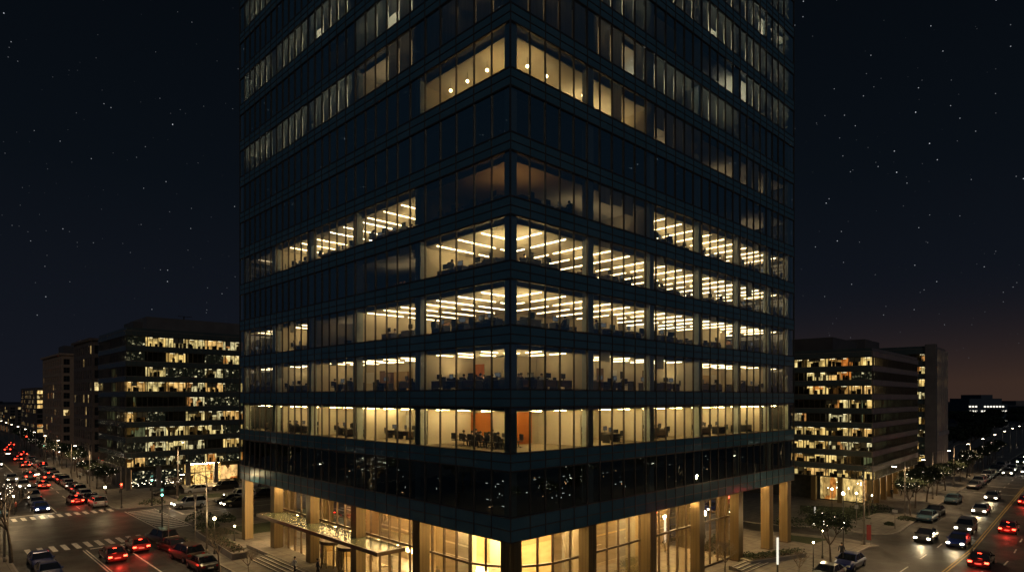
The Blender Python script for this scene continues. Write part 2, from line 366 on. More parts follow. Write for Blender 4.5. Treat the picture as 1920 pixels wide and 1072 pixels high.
for (x, y) in ((-9,63),(-14.5,69),(-7.5,70),(-11.5,95),(-9.0,40),(-16,60),(44,-11.5),(63,-17.5),(75,-10.2),(88,-14),(60,-9)):
    mh.prism([(x+.42*math.cos(2*PI*i/14), y+.42*math.sin(2*PI*i/14)) for i in range(14)], .0, .006, M['poled'])
struct(mh.build('manhole_cover'))
struct(mk.build('road_marking'))
ym = MB()
for off in (0,.28):
    strip(ym, [bend(x,-15.2+off) for x in avx], .13, .004, M['ypaint'])
    strip(ym, [(-14.3+off,-8),(-14.3+off,52.2)], .12, .004, M['paint'])
struct(ym.build('centre_line'))
gr = MB()
for poly in ([(1.5,47),(40,47),(40,53),(1.5,53)], [(-1.5,50.5),(1.0,48),(1.0,53.5),(-3,53.5)],
             [G(1480,1004),G(1555,1012),G(1520,1022),G(1470,1012)]):
    gr.face([(p[0],p[1],.135) for p in poly], M['grass'])
tag(gr.build('grass'), 'patches of dark clipped lawn around the tower plot', 'grass', kind='stuff')
lw = MB()
lw.face([(p[0],p[1],.135) for p in [(3,79.5),(12,79.5),(11,84),(5,86)]], M['grass'])
lw.face([(p[0],p[1],.135) for p in [G(1500,960),G(1600,975),G(1655,960),G(1590,952),G(1500,948)]], M['grass'])
tag(lw.build('grass'), 'dark lawn strips before the office blocks across the road', 'grass', kind='stuff')

# ------------------------------------------------------------------ THE TOWER
Z0, FH = 8.75, 4.2; NF = 15; SOFF = 7.1
WX, WY = 45.4, 45.7
RB = [0, 8.6, 16.7, 24.7, 32.4, 39.5, WX]
LBAY = [0, 10.6, 20.0, 28.6, 36.9, WY]
def mods(first, bays, w):
    return
RM = [0, 1.83] + [1.83+1.513*k for k in range(1, 29)]; RM[-1] = WX; RM = [v for v in RM if v <= WX]
if RM[-1] < WX-.5: RM.append(WX)
LM = [0, 1.84, 3.64, 5.6, 7.47, 9.33, 11.3, 13.05, 14.6, 16.3, 17.9, 19.6, 21.2, 22.8]
while LM[-1] < WY-2: LM.append(LM[-1]+1.43)
LM.append(WY)
LIT_L = {0:[0,0,0,0,0], 1:[1,1,.8,.7,.5], 2:[1,1,.9,.9,.5], 3:[1,1,.1,.95,.5], 4:[1,.02,0,0,0], 5:[.10,1,.95,.8,.25], 6:[0]*5,
         7:[.75,0,0,0,0], 8:[.13,.5,.2,.33,.33], 9:[.1,.3,0,0,0], 10:[0,.2,.33,.33,.33], 11:[0]*5, 12:[0,0,0,.05,.1], 13:[0]*5, 14:[0]*5}
LIT_R = {0:[0]*6, 1:[1,1,.9,.85,.7,.5], 2:[.9,1,.95,.95,.85,.65], 3:[.9,.95,.95,.95,.9,.7], 4:[1,1,.95,.85,.8,.65], 5:[.10,.03,.85,.8,.65,.5], 6:[0,0,0,0,0,.05],
         7:[.6,.35,.05,0,.2,.25], 8:[.14,.5,.35,.1,0,0], 9:[0,.3,.0,.0,.1,.2], 10:[0,.3,.3,.3,.25,.2], 11:[0,0,.3,.3,.25,.2], 12:[0,0,0,.15,.15,.05], 13:[0]*6, 14:[0]*6}
tw = thing('office_tower', 'tall dark glass corner office tower with lit floors above a golden lobby', 'building')
# core, hidden back faces
c = MB()
c.box(10.5, WX-6, 10.5, WY-6, .1, Z0+FH*NF, M['iwall']); c.build('core_wall', tw)
b = MB(); b.box(WX-.3, WX-.05, .3, WY, SOFF+.1, Z0+FH*NF, M['dglass']); b.box(.3, WX-.3, WY-.3, WY-.05, SOFF+.1, Z0+FH*NF, M['dglass']); b.build('rear_wall', tw)
b = MB(); b.box(.02, WX-.02, .02, WY-.02, Z0+FH*NF, Z0+FH*NF+1.5, M['dspan']); b.build('roof', tw)
# soffit
b = MB(); b.box(.06, WX-.06, .06, WY-.06, SOFF+.0, SOFF+.25, M['bronze_d']); b.build('soffit', tw)
dn = MB()
for x in range(3, 45, 3): dn.box(x-.12, x+.12, .5, .74, SOFF-.02, SOFF-.004, M['downl'])
for y in range(3, 45, 3): dn.box(.5, .74, y-.12, y+.12, SOFF-.02, SOFF-.004, M['downl'])
for (x, y) in ((38,4),(42,4),(38,9),(42,9),(4,40),(4,43),(9,40),(9,43),(38,14),(42,14)): dn.box(x-.15, x+.15, y-.15, y+.15, SOFF-.02, SOFF-.004, M['downl'])
dn.build('downlight', tw)
winlist = []
for n in range(NF):
    zf = Z0+FH*n
    # slab
    b = MB(); zb = (zf-1.15) if n else SOFF+.26
    b.box(.22, WX-.31, .22, WY-.31, zb, zf-.06, M['slab'])
    b.box(.30, WX-.4, .30, WY-.4, zf-.06, zf-.02, M['ifloor']); b.build('floor_slab', tw)
    # ceiling (set back from the glass)
    b = MB(); ci = .75
    b.box(ci, 10.5, ci, WY-.4, zf+2.72, zf+2.80, M['ceil']); b.box(10.5, WX-.4, ci, 10.5, zf+2.72, zf+2.80, M['ceil']); b.build('ceiling', tw)
    # spandrel bands
    zt = zf; zb = zf-1.2 if n else SOFF
    for side, ms in (('r', RM), ('l', LM)):
        b = MB()
        L = ms[-1]
        if side == 'r': b.box(0, L, 0, .12, zb, zt, M['span'])
        else: b.box(0, .12, .12, L, zb, zt, M['span'])
        hs = [zt-.03, zt-.60, zb+.03] if n else [zt-.03, zt-.85, zb+.03]
        for h in hs:
            if side == 'r': b.box(-.03, L, -.035, 0, h-.03, h+.03, M['mull'])
            else: b.box(-.035, 0, 0, L, h-.03, h+.03, M['mull'])
        for v in ms:
            if side == 'r': b.box(v-.028, v+.028, -.05, -.0, zb, zt, M['mull'])
            elif v: b.box(-.05, -.0, v-.028, v+.028, zb, zt, M['mull'])
        b.build('spandrel', tw)
    # windows per bay
    for side, ms, bays in (('r', RM, RB), ('l', LM, LBAY)):
        idx = [min(range(len(ms)), key=lambda i: abs(ms[i]-v)) for v in bays]
        for k in range(len(bays)-1):
            i0, i1 = idx[k], idx[k+1]
            v0, v1 = ms[i0], ms[i1]; z1 = zf+3.0
            gl = MB(); fr = MB()
            for i in range(i0, i1):
                p, q = ms[i], ms[i+1]
                if side == 'r': gl.face([(p,.05,zf),(q,.05,zf),(q,.05,z1),(p,.05,z1)], M['tglass'])
                else: gl.face([(.05,q,zf),(.05,p,zf),(.05,p,z1),(.05,q,z1)], M['tglass'])
                e = i1 == len(ms)-1 and i == i1-1
                for v in ([p] if not e else [p, q]):
                    if side == 'r': fr.box(v-.028, v+.028, -.05, .09, zf, z1, M['mull'])
                    elif v: fr.box(-.05, .09, v-.028, v+.028, zf, z1, M['mull'])
            for h in (zf+.02, z1-.05):
                if side == 'r': fr.box(v0, v1, -.02, .09, h, h+.03, M['mull'])
                else: fr.box(-.02, .09, max(v0,.1), v1, h, h+.03, M['mull'])
            winlist.append((n, k, side, gl, fr))
def vis(w):
    n, k, side, _, _ = w
    bays = RB if side == 'r' else LBAY
    a = (bays[k]+bays[k+1])/2; x, y = (a, 0) if side == 'r' else (0, a)
    d = (x-CAM[0])*FW[0]+(y-CAM[1])*FW[1]; py = HZ-(Z0+FH*n+1-CH)*FPX/d
    return (1 if py > -40 else 0, 1/d**2)
winlist.sort(key=vis, reverse=True)
for w in winlist[:100]:
    o = w[3].build('window', tw); w[4].build('frame', o)
rest = MB()
for w in winlist[100:]:
    for mb in (w[3], w[4]):
        off = len(rest.v); rest.v += mb.v
        for f_, m_, s_ in zip(mb.f, mb.m, mb.sm):
            rest.f.append(tuple(i+off for i in f_)); rest.m.append(rest.mi(mb.mats[m_])); rest.sm.append(s_)
o = rest.build('upper_windows', tw); o['kind'] = 'stuff'
# interior columns behind the glass
for v in RB[1:-1]+[RB[-1]-.8]:
    b = MB(); b.box(v-.30, v+.30, .24, .85, SOFF+.3, Z0+FH*NF-1, M['conc']); b.build('interior_column', tw)
for v in LBAY[1:-1]+[LBAY[-1]-.8]:
    b = MB(); b.box(.24, .85, v-.34, v+.34, SOFF+.3, Z0+FH*NF-1, M['conc']); b.build('interior_column', tw)
b = MB(); b.box(.2, .78, .2, .78, SOFF+.3, Z0+FH*NF-1, M['conc']); b.build('interior_column', tw)
# partitions, lights per bay
def put(side, a0, a1, d0, d1, z0, z1, mat, mb):
    if side == 'r': mb.box(a0, a1, d0, d1, z0, z1, mat)
    else: mb.box(d0, d1, a0, a1, z0, z1, mat)
parts_n = 0
for n in range(NF):
    zf = Z0+FH*n
    inner = {1: 5.6, 2: 5.9}.get(n, 10.5)
    random_off = 0
    pw = MB()
    if inner < 10:
        pw.box(inner, inner+.15, inner, WY-.4, zf-.02, zf+2.72, M['iwall']); pw.box(inner+.15, WX-.4, inner, inner+.15, zf-.02, zf+2.72, M['iwall'])
    for side, bays, LT in (('r', RB, LIT_R), ('l', LBAY, LIT_L)):
        lit = LT[n]
        for k in range(len(bays)-1):
            a0, a1 = bays[k], bays[k+1]; s = lit[k]
            if k and (n == 1 or (lit[k-1] > .3) != (s > .3) or abs(lit[k-1]-s) > .35 or (n == 2 and k % 2)):
                put(side, a0-.06, a0+.06, 1.2, inner if inner < 10 else 10.5, zf-.02, zf+2.72, M['iwall'], pw)
                if n != 1: put(side, a0-.05, a0+.05, .2, 1.2, zf-.02, zf+2.95, M['iwall'], pw)
            if s > .015:
                lt = MB(); mt = M['strip'] if s > .62 else M['strip_m'] if s > .34 else M['strip_l'] if s > .12 else M['strip_x']
                if n == 5 and k == 0: mt = M['strip_od']
                if n == 7 and s > .3: mt = M['strip_o'] if k == 0 else M['strip_m']
                z = zf+2.70; wd = .06 if s > .3 else .12
                stp = 2.6
                if n == 1 and s > .34: mt = M['strip_hi']
                if mt is M['strip'] and (n*5+k*3+(side == 'l')) % 4 == 0: mt = M['strip_n']
                if n >= 2:                       # unseen emitters added behind the sill to brighten ceiling and room
                    up = MB(); c_up = (M['up_gold'] if (n == 7 and k == 0) else M['up_amber'] if (n == 5 and k == 0) else M['up_dim'] if (n in (8,9) and k == 0) else M['up_low'] if (n == 8 and k == 1) else M['up_pale'] if n >= 8 else M['up_warm'] if s > .34 else M['up_low'])
                    for u in ([a0+1.6+i*2.6 for i in range(4)] if n < 8 else [a0+.9+i*1.7 for i in range(6)]):
                        if u > a1-.8: continue
                        for dd in ((1.7,) if n >= 8 else (3.2,) if n != 5 or k else (2.4,)):
                            if n in (5,8) and k == 0 and u > 6: continue
                            for (c0, c1, q0, q1) in ((u-.22,u+.22,dd,dd+.44),):
                                P4 = [(c0,q0),(c1,q0),(c1,q1),(c0,q1)] if side == 'r' else [(q0,c0),(q1,c0),(q1,c1),(q0,c1)]
                                up.face([(p[0],p[1],zf+.80) for p in P4], c_up); put(side, c0-.02, c1+.02, q0-.02, q1+.02, zf-.02, zf+.78, M['black'], up)
                                put(side, c0-.03, c0-.005, q0-.03, q1+.03, zf+.78, zf+.90, M['black'], up); put(side, c1+.005, c1+.03, q0-.03, q1+.03, zf+.78, zf+.90, M['black'], up); put(side, c0, c1, q0-.03, q0-.005, zf+.78, zf+.90, M['black'], up); put(side, c0, c1, q1+.005, q1+.03, zf+.78, zf+.90, M['black'], up)
                    if up.f: up.build('hidden_fill', tw)
                if (n in (5,7) and k == 0) or n >= 8 or (n == 7 and s < .5) or (n >= 3 and s < .12): us = []
                else: us = None
                us = us if us is not None else [a0+(1.5 if k == 0 else .9)+i*stp for i in range(6)]
                for u in us:
                    if u > a1-.4: continue
                    runs = ((1.1, 4.9), (5.4, 9.4)) if inner > 9 else ((1.1, 2.7), (3.3, 4.9))
                    for (d0, d1) in runs:
                        d1 = min(d1, inner-.3)
                        if k == 0:
                            if d0 > u-.4: continue
                            d1 = min(d1, u-.2)
                        if d1-d0 < .5: continue
                        if s < .3 and rnd.random() < .25: continue
                        q0 = d0
                        while q0 < d1-.3:
                            q1 = min(q0+1.24, d1); put(side, u-wd/2, u+wd/2, q0, q1-.04, z-.03, z+.02, mt, lt); q0 += 1.27
                if lt.f: lt.build('ceiling_light', tw)
                if (n >= 8 and s > .015) or (n == 7 and s < .5) or (n in (2,3,4,5) and k > 0):
                    ms = RM if side == 'r' else LM; bl = MB()
                    for i in range(len(ms)-1):
                        if a0-.3 <= ms[i] < a1-.3 and rnd.random() < (.97 if n >= 8 and not (n == 8 and k == 1) else .5 if n >= 7 else .10):
                            p, q = ms[i]+.07, ms[i+1]-.07; zz = zf+rnd.uniform(1.4,2.5) if n < 7 else zf if rnd.random() < .93 else zf+rnd.uniform(.6,1.6)
                            put(side, p, q, .17, .185, zz, zf+2.94, M['blind'], bl)
                    if bl.f: bl.build('blind', tw)
    # wood panels, doors
    if n in (1, 2):
        for side, bays, LT in (('r', RB, LIT_R), ('l', LBAY, LIT_L)):
            u = 14.0
            while u < 42:
                kind = rnd.random(); wv = rnd.uniform(.8, 1.6)
                if kind < .3: put(side, u, u+.95, inner-.05, inner, zf, zf+2.1, M['dwood'], pw)
                elif kind < .5: put(side, u, u+wv, inner-.04, inner, zf+.9, zf+2.0, M['whiteb'], pw)
                elif kind < .62: put(side, u, u+wv, inner-.05, inner, zf, zf+2.4, M['wood'] if kind < .55 else M['tanw'], pw)
                elif kind < .8: put(side, u, u+wv+.6, inner-.5, inner, zf, zf+rnd.choice((1.1, 1.9)), M['tanw'] if kind < .7 else M['dwood'], pw)
                elif kind < .92: put(side, u, u+.12, inner-2.2, inner-.05, zf, zf+2.70, M['iwall'], pw)
                u += rnd.uniform(1.6, 3.0)
    elif n in (3, 4, 5):
        for side, bays in (('r', RB), ('l', LBAY)):
            for _ in range(9):
                u = rnd.uniform(9.5, 42); d_ = rnd.uniform(3.2, 8)
                kind = rnd.random()
                if kind < .5: put(side, u, u+rnd.uniform(1.2,2.6), d_, d_+.06, zf, zf+1.5, M['dwood'] if kind < .25 else M['tanw'], pw)
                else: put(side, u, u+.15, d_, 10.4, zf, zf+2.70, M['iwall'], pw)
    # doors
    if n == 1:
        pw.box(inner-.06, inner, 8.0, 10.5, zf, zf+2.4, M['wood']); pw.box(inner-.05, inner, 12.2, 13.1, zf, zf+2.1, M['dwood'])
        pw.box(5.6, 7.7, inner-.06, inner, zf, zf+2.5, M['wood']); pw.box(9.5, 11.5, inner-.05, inner, zf, zf+1.0, M['dwood'])
    if n == 2:
        pw.box(inner-.06, inner, 9.2, 10.3, zf, zf+2.2, M['wood']); pw.box(12.3, 13.2, inner-.06, inner, zf, zf+2.1, M['wood'])
        pw.box(20, 20.5, inner-.05, inner, zf+1.2, zf+1.9, M['black'])
    if n in (0, 6):
        pass
    if pw.f: pw.build('partition', tw)
# glowing specks added inside the dark storey to imitate city lights reflected in its glass
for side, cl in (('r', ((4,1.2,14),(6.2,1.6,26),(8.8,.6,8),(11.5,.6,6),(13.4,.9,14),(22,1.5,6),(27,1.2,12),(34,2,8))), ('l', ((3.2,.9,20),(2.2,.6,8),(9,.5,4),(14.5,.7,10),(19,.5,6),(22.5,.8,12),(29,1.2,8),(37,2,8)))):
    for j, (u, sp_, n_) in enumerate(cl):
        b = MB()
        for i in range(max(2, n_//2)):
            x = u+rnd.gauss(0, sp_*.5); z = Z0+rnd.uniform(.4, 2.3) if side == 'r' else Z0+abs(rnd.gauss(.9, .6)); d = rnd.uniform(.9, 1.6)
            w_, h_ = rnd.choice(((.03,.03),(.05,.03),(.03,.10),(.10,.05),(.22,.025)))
            put(side, x, x+w_, d, d+.02, z, z+h_, M['glintw'] if (i+j) % 5 else M['glinta'], b)
        b.build('reflection_speck', tw)
# ---- lobby
def path_lobby():
    pts = [(1.35, 37.2)]
    y = 37.2
    while y > 7.2: y -= 1.5; pts.append((1.35, y))
    pts += [(1.35+5.2*(1-math.cos(t)), 6.55-5.2*math.sin(t)) for t in [math.radians(a) for a in (10, 24, 38, 52, 66, 80)]]
    x = 7.5
    while x < 33.2: pts.append((x, 1.35)); x += 1.5
    pts.append((33.4, 1.35)); y = 1.35
    while y < 12: y += 1.5; pts.append((33.4, y))
    return pts
LP = path_lobby()
seg = []
for p, q in zip(LP, LP[1:]): seg.append((p, q))
def seg_window(segs, z1=SOFF):
    gl = MB(); fr = MB()
    for p, q in segs:
        d = (Vector(q)-Vector(p)); L = d.length; d.normalize(); nn = Vector((d.y, -d.x))
        gl.face([(q[0],q[1],.13),(p[0],p[1],.13),(p[0],p[1],z1),(q[0],q[1],z1)], M['lglass'])
        def bar(z0_, z1_, w):
            a = Vector(p)-nn*w*.5; b_ = Vector(q)-nn*w*.5; c_ = Vector(q)+nn*w*.5; e_ = Vector(p)+nn*w*.5
            fr.prism([a, b_, c_, e_], z0_, z1_, M['bronze_d'])
        bar(.125, .3, .14); bar(4.45, 4.62, .18); bar(z1-.12, z1-.01, .13)
        fr.prism([(p[0]-.045,p[1]-.09),(p[0]+.045,p[1]-.09),(p[0]+.045,p[1]+.09),(p[0]-.045,p[1]+.09)] if abs(d.x) > .5 else [(p[0]-.09,p[1]-.045),(p[0]+.09,p[1]-.045),(p[0]+.09,p[1]+.045),(p[0]-.09,p[1]+.045)], .126, z1-.005, M['bronze_d'])
    o = gl.build('lobby_window', tw); fr.build('frame', o)
cut = []
for i in range(0, len(seg), 5): seg_window(seg[i:i+5])
b = MB(); b.box(1.5, 33.2, 1.5, 37.1, .13, .16, M['stonel']); b.build('lobby_floor', tw)
b = MB(); b.prism([(1.6,37.1),(1.6,6.6),(3.2,3.1),(6.6,1.6),(33.2,1.6),(33.2,12),(33.2,37.1)], SOFF-.30, SOFF-.03, M['lceil']); b.build('lobby_ceiling', tw)
b = MB()
b.box(8.6, 9.0, 8.6, 36, .16, SOFF-.3, M['stone']); b.box(9.0, 32, 8.6, 9.0, .16, SOFF-.3, M['stone'])
b.box(5.6, 6.0, 5.6, 8.2, .16, 5.9, M['iwall']); b.box(12.5, 14.5, 6.2, 6.6, .16, 6.8, M['iwall']); b.box(20.0, 22.6, 6.0, 6.4, .16, 6.8, M['iwall'])
b.box(6.2, 6.6, 11, 13.4, .16, 6.8, M['iwall']); b.box(6.2, 6.5, 19, 24, 3.4, 6.8, M['tanw']); b.box(8.54, 8.6, 9, 13, 4.4, 6.5, M['tanw']); b.box(9.2, 14, 8.54, 8.6, 3.9, 6.5, M['tanw'])
b.box(7.2, 7.6, 28, 34, .16, 6.8, M['dwood']); b.box(25, 31, 7.6, 8.0, .16, 6.8, M['stone'])
b.build('lobby_wall', tw)
b = MB()
for i in range(5):
    for j in range(5):
        x, y = 3.0+i*1.45, 3.5+j*7.3
        if i < 4: b.box(x, x+.22, y, y+5.0, SOFF-.36, SOFF-.31, M['lobl'])
for i in range(4):
    for j in range(3):
        x, y = 10+i*6.2, 3.0+j*1.7; b.box(x, x+4.2, y, y+.22, SOFF-.36, SOFF-.31, M['lobl'])
for y in (12.0, 21.0, 30.0): b.box(8.4, 8.52, y, y+3.5, 1.0, 1.25, M['lobl'])
b.build('lobby_light', tw)
def colm(x, y, w=.95):
    b = MB(); b.box(x, x+w, y, y+w, .12, SOFF, M['bronze'])
    for t in (.31, .63):
        b.box(x-.012, x, y+w*t-.012, y+w*t+.012, .15, SOFF, M['bronze_d']); b.box(x+w*t-.012, x+w*t+.012, y-.012, y, .15, SOFF, M['bronze_d'])
    b.box(x-.03, x+w+.03, y-.03, y+w+.03, .12, .26, M['bronze_d']); b.build('column', tw)
colm(.1, .1)
for v in RB[1:-1]: colm(v-.45, .1)
colm(WX-1.6, .1)
for v in LBAY[1:-1]: colm(.1, v-.45)
colm(.1, WY-1.3)
colm(WX-1.3, 8); colm(8, WY-1.3); colm(WX-1.3, 16)
# canopy
cn = MB(); cn.box(-1.5, -1.32, 13.6, 37.2, 4.05, 4.36, M['bronze_d']); cn.box(-1.32, 1.25, 13.6, 13.78, 4.05, 4.36, M['bronze_d']); cn.box(-1.32, 1.25, 37.02, 37.2, 4.05, 4.36, M['bronze_d'])
for y in (21.6, 29.4): cn.box(-1.32, 1.25, y, y+.14, 4.08, 4.33, M['bronze_d'])
for i in range(1, 26): cn.box(-1.32, 1.25, 13.78+i*.9-.015, 13.78+i*.9+.015, 4.20, 4.29, M['bronze_d'])
for x in (-.65, .1, .75): cn.box(x-.02, x+.02, 13.78, 37.02, 4.19, 4.27, M['bronze_d'])
co = cn.build('canopy', tw)
cg = MB(); cg.face([(-1.32,13.78,4.3),(1.25,13.78,4.3),(1.25,37.02,4.3),(-1.32,37.02,4.3)], M['cglass']); cg.build('canopy_glass', co)
cl = MB()
for y in (15.5, 18.5, 23.3, 26.3, 31.3, 34.5): cl.box(.9, 1.1, y-.1, y+.1, 4.06, 4.12, M['canl'])
cl.build('canopy_light', co)
# revolving doors
for y in (22.6, 25.9):
    rd = MB(); cx = 1.35; r = 1.25
    for i in range(18):
        t0 = 2*PI*i/18; t1 = 2*PI*(i+1)/18
        p = (cx+r*math.cos(t0), y+r*math.sin(t0)); q = (cx+r*math.cos(t1), y+r*math.sin(t1))
        if i % 9 not in (3, 4, 5)[:1]: rd.face([(p[0],p[1],.2),(q[0],q[1],.2),(q[0],q[1],2.7),(p[0],p[1],2.7)], M['lglass'])
        if i % 3 == 0: rd.tube((p[0],p[1],.13), (p[0],p[1],2.7), .05, .05, M['bronze_d'], 5)
    rd.prism([(cx+1.32*math.cos(2*PI*i/18), y+1.32*math.sin(2*PI*i/18)) for i in range(18)], 2.7, 3.0, M['bronze_d'])
    for a in range(4):
        t = a*PI/2+.5; rd.face([(cx,y,.2),(cx+1.2*math.cos(t),y+1.2*math.sin(t),.2),(cx+1.2*math.cos(t),y+1.2*math.sin(t),2.6),(cx,y,2.6)], M['lglass'])
        rd.tube((cx+1.2*math.cos(t),y+1.2*math.sin(t),.15),(cx+1.2*math.cos(t),y+1.2*math.sin(t),2.7),.03,.03,M['bronze_d'],4)
    rd.tube((cx,y,.13),(cx,y,2.7),.06,.06,M['bronze_d'],6)
    rd.build('revolving_door', tw)

# ------------------------------------------------------------------ people
def skin_person(pose, top, bot):
    me = bpy.data.meshes.new('person'); o = bpy.data.objects.new('person', me); COL.objects.link(o)
    if pose == 'sit':
        hip = .50; J = {'pel':(0,0,hip),'che':(0,.02,hip+.36),'nek':(0,0,hip+.50),'hed':(0,-.02,hip+.62),'top':(0,-.02,hip+.74)}
        legs = [((s*.09,-.02,hip),(s*.12,-.42,hip+.02),(s*.12,-.46,.08),(s*.12,-.60,.05)) for s in (-1,1)]
        arms = [((s*.19,.01,hip+.43),(s*.25,-.08,hip+.18),(s*.16,-.34,hip+.24),(s*.13,-.42,hip+.25)) for s in (-1,1)]
    else:
        hip = .92; sw = .0 if pose == 'stand' else .22
        J = {'pel':(0,0,hip),'che':(0,-.01,hip+.38),'nek':(0,0,hip+.54),'hed':(0,-.02,hip+.66),'top':(0,-.02,hip+.79)}
        legs = [((s*.09,0,hip-.02),(s*.10,-s*sw*.5-.02,.48),(s*.11,-s*sw+.02,.09),(s*.12,-s*sw-.13,.04)) for s in (-1,1)]
        arms = [((s*.20,0,hip+.46),(s*.26,s*sw*.4,hip+.18),(s*.26,s*sw*.8-.06,hip-.05),(s*.25,s*sw-.10,hip-.14)) for s in (-1,1)]
    V = [J[k] for k in ('pel','che','nek','hed','top')]; R_ = [.15,.165,.055,.095,.07]; E_ = [(0,1),(1,2),(2,3),(3,4)]
    for l in legs:
        a = len(V); V += l; R_ += [.095,.065,.045,.04]; E_ += [(0,a),(a,a+1),(a+1,a+2),(a+2,a+3)]
    for l in arms:
        a = len(V); V += l; R_ += [.06,.045,.032,.03]; E_ += [(1,a),(a,a+1),(a+1,a+2),(a+2,a+3)]
    me.from_pydata(V, E_, [])
    md = o.modifiers.new('s', 'SKIN'); o.modifiers.new('u', 'SUBSURF').levels = 1
    for i, r in enumerate(R_): me.skin_vertices[0].data[i].radius = (r, r*(.72 if i < 2 else 1))
    me.skin_vertices[0].data[0].use_root = True
    dg = bpy.context.evaluated_depsgraph_get(); nm = bpy.data.meshes.new_from_object(o.evaluated_get(dg))
    bpy.data.objects.remove(o)
    nm.materials.clear()
    for m_ in (M['skin'], top, bot): nm.materials.append(m_)
    for p in nm.polygons:
        c_ = p.center; p.use_smooth = True
        if pose == 'sit': p.material_index = 2 if (c_.z < hip-.02 or c_.y < -.2 and c_.z < hip+.1) else (1 if c_.z < hip+.50 and c_.y > -.3 else 0)
        else: p.material_index = 2 if (c_.z < hip-.02 and abs(c_.x) < .2) else (1 if c_.z < hip+.53 and c_.z > hip-.08 else 0)
    h = MB(); hz = hip+(.67 if pose == 'sit' else .72); h.ball((0,.0,hz+.02), .108, M['hair'], 8, 6, .95)
    return nm, h.mesh('hair')
PM = {}
def person(pose, top, bot, loc, rz, label, group=None):
    k = (pose, top, bot)
    if k not in PM: PM[k] = skin_person(pose, M[top], M[bot])
    o = bpy.data.objects.new('person', PM[k][0]); COL.objects.link(o); o.location = loc; o.rotation_euler = (0,0,rz)
    h = bpy.data.objects.new('hair', PM[k][1]); COL.objects.link(h); h.parent = o
    tag(o, label, 'person', group)
    return o
# ------------------------------------------------------------------ office furniture
def chair_mesh():
    b = MB(); b.box(-.24,.24,-.24,.24,.44,.50,M['black']); b.box(-.23,.23,.22,.27,.55,1.0,M['black']); b.tube((0,0,.08),(0,0,.44),.03,.03,M['black'],5)
    for i in range(5):
        t = 2*PI*i/5; b.tube((0,0,.1),(.28*math.cos(t),.28*math.sin(t),.05),.025,.02,M['black'],4)
    b.box(-.29,-.25,-.15,.15,.66,.69,M['black']); b.box(.25,.29,-.15,.15,.66,.69,M['black']); return b.mesh('office_chair')
def desk_mesh():
    b = MB(); b.box(-.75,.75,-.38,.38,.71,.745,M['desk'])
    for x in (-.7,.7): b.box(x-.03,x+.03,-.34,.34,0,.71,M['black'])
    b.box(-.67,.67,.30,.34,.25,.70,M['dwood']); return b.mesh('office_desk')
def mon_mesh():
    b = MB(); b.box(-.28,.28,-.02,.02,.14,.50,M['black']); b.box(-.02,.02,-.01,.04,.0,.2,M['black']); b.box(-.12,.12,-.09,.09,0,.015,M['black'])
    b.face([(.25,-.022,.17),(-.25,-.022,.17),(-.25,-.022,.47),(.25,-.022,.47)][::-1], em('screen', (.7,.75,.8), .12)); return b.mesh('computer_monitor')
CHM, DKM, MNM = chair_mesh(), desk_mesh(), mon_mesh()
def inst(name, me, loc, rz, label, cat, group):
    o = bpy.data.objects.new(name, me); COL.objects.link(o); o.location = loc; o.rotation_euler = (0,0,rz); return tag(o, label, cat, group)
def pane(side, a):
    ms = RM if side == 'r' else LM
    return max(1, sum(1 for v in ms if v <= a))
FN = {1:'first bright storey', 2:'second bright storey', 3:'third bright storey', 4:'fourth bright storey', 5:'fifth bright storey', 7:'pendant-lit storey'}
cnt = 0
for n in (1, 2, 3, 4, 5):
    zf = Z0+FH*n
    for side, bays, LT in (('r', RB, LIT_R), ('l', LBAY, LIT_L)):
        for k in range(len(bays)-1):
            if LT[n][k] < .25 and not (n == 5 and k == 0): continue
            if n == 1 and k == 0: continue
            a = bays[k]+1.4; 
            while a < bays[k+1]-1.2:
                d = rnd.choice((1.3, 1.5, 1.7)) if n != 1 else rnd.choice((1.8, 2.6, 3.4))
                if k == 0 and a < 2.5: a += 1.8; continue
                if rnd.random() < (.10 if n > 1 else .04): a += 1.5; continue
                rz = (0 if side == 'r' else -PI/2)+(0 if rnd.random() < .5 else PI)
                P = (a, d) if side == 'r' else (d, a)
                face = 'right face' if side == 'r' else 'left face'
                where = f"behind {ORD[pane(side,a)]} pane from corner, {face}, {FN[n]}"
                inst('office_desk', DKM, (P[0],P[1],zf-.02), rz, 'brown desk '+where, 'desk', 'desks behind the tower glass')
                for dx in ((-.3,.32) if rnd.random() < .3 else (0,)):
                    v = Matrix.Rotation(rz,3,'Z')@Vector((dx,.12,0))
                    if dx <= 0: inst('computer_monitor', MNM, (P[0]+v.x,P[1]+v.y,zf+.725), rz+rnd.uniform(-.3,.3), 'black monitor '+where, 'monitor', 'monitors on the tower desks')
                v = Matrix.Rotation(rz,3,'Z')@Vector((rnd.uniform(-.2,.2),-.62,0))
                if .5 < (P[1]+v.y if side == 'r' else P[0]+v.x):
                    inst('office_chair', CHM, (P[0]+v.x,P[1]+v.y,zf-.02), rz+PI+rnd.uniform(-.5,.5), 'black swivel chair '+where, 'chair', 'office chairs behind the tower glass')
                    if rnd.random() < .42:
                        person('sit', rnd.choice(('shirt_w','shirt_b','shirt_b')), 'trous', (P[0]+v.x,P[1]+v.y,zf-.05), rz+PI, 'seated office worker '+where, 'people working in the tower')
                elif rnd.random() < .3:
                    v = Matrix.Rotation(rz,3,'Z')@Vector((.9,.5,0))
                    person('stand', rnd.choice(('shirt_w','shirt_b')), 'trous', (P[0]+v.x,max(.8,P[1]+v.y) if side=='r' else P[1]+v.y,zf-.02), rz, 'standing office worker '+where, 'people working in the tower')
                a += rnd.choice((1.75, 1.9, 2.2)) if n > 1 else rnd.choice((1.6, 1.7))
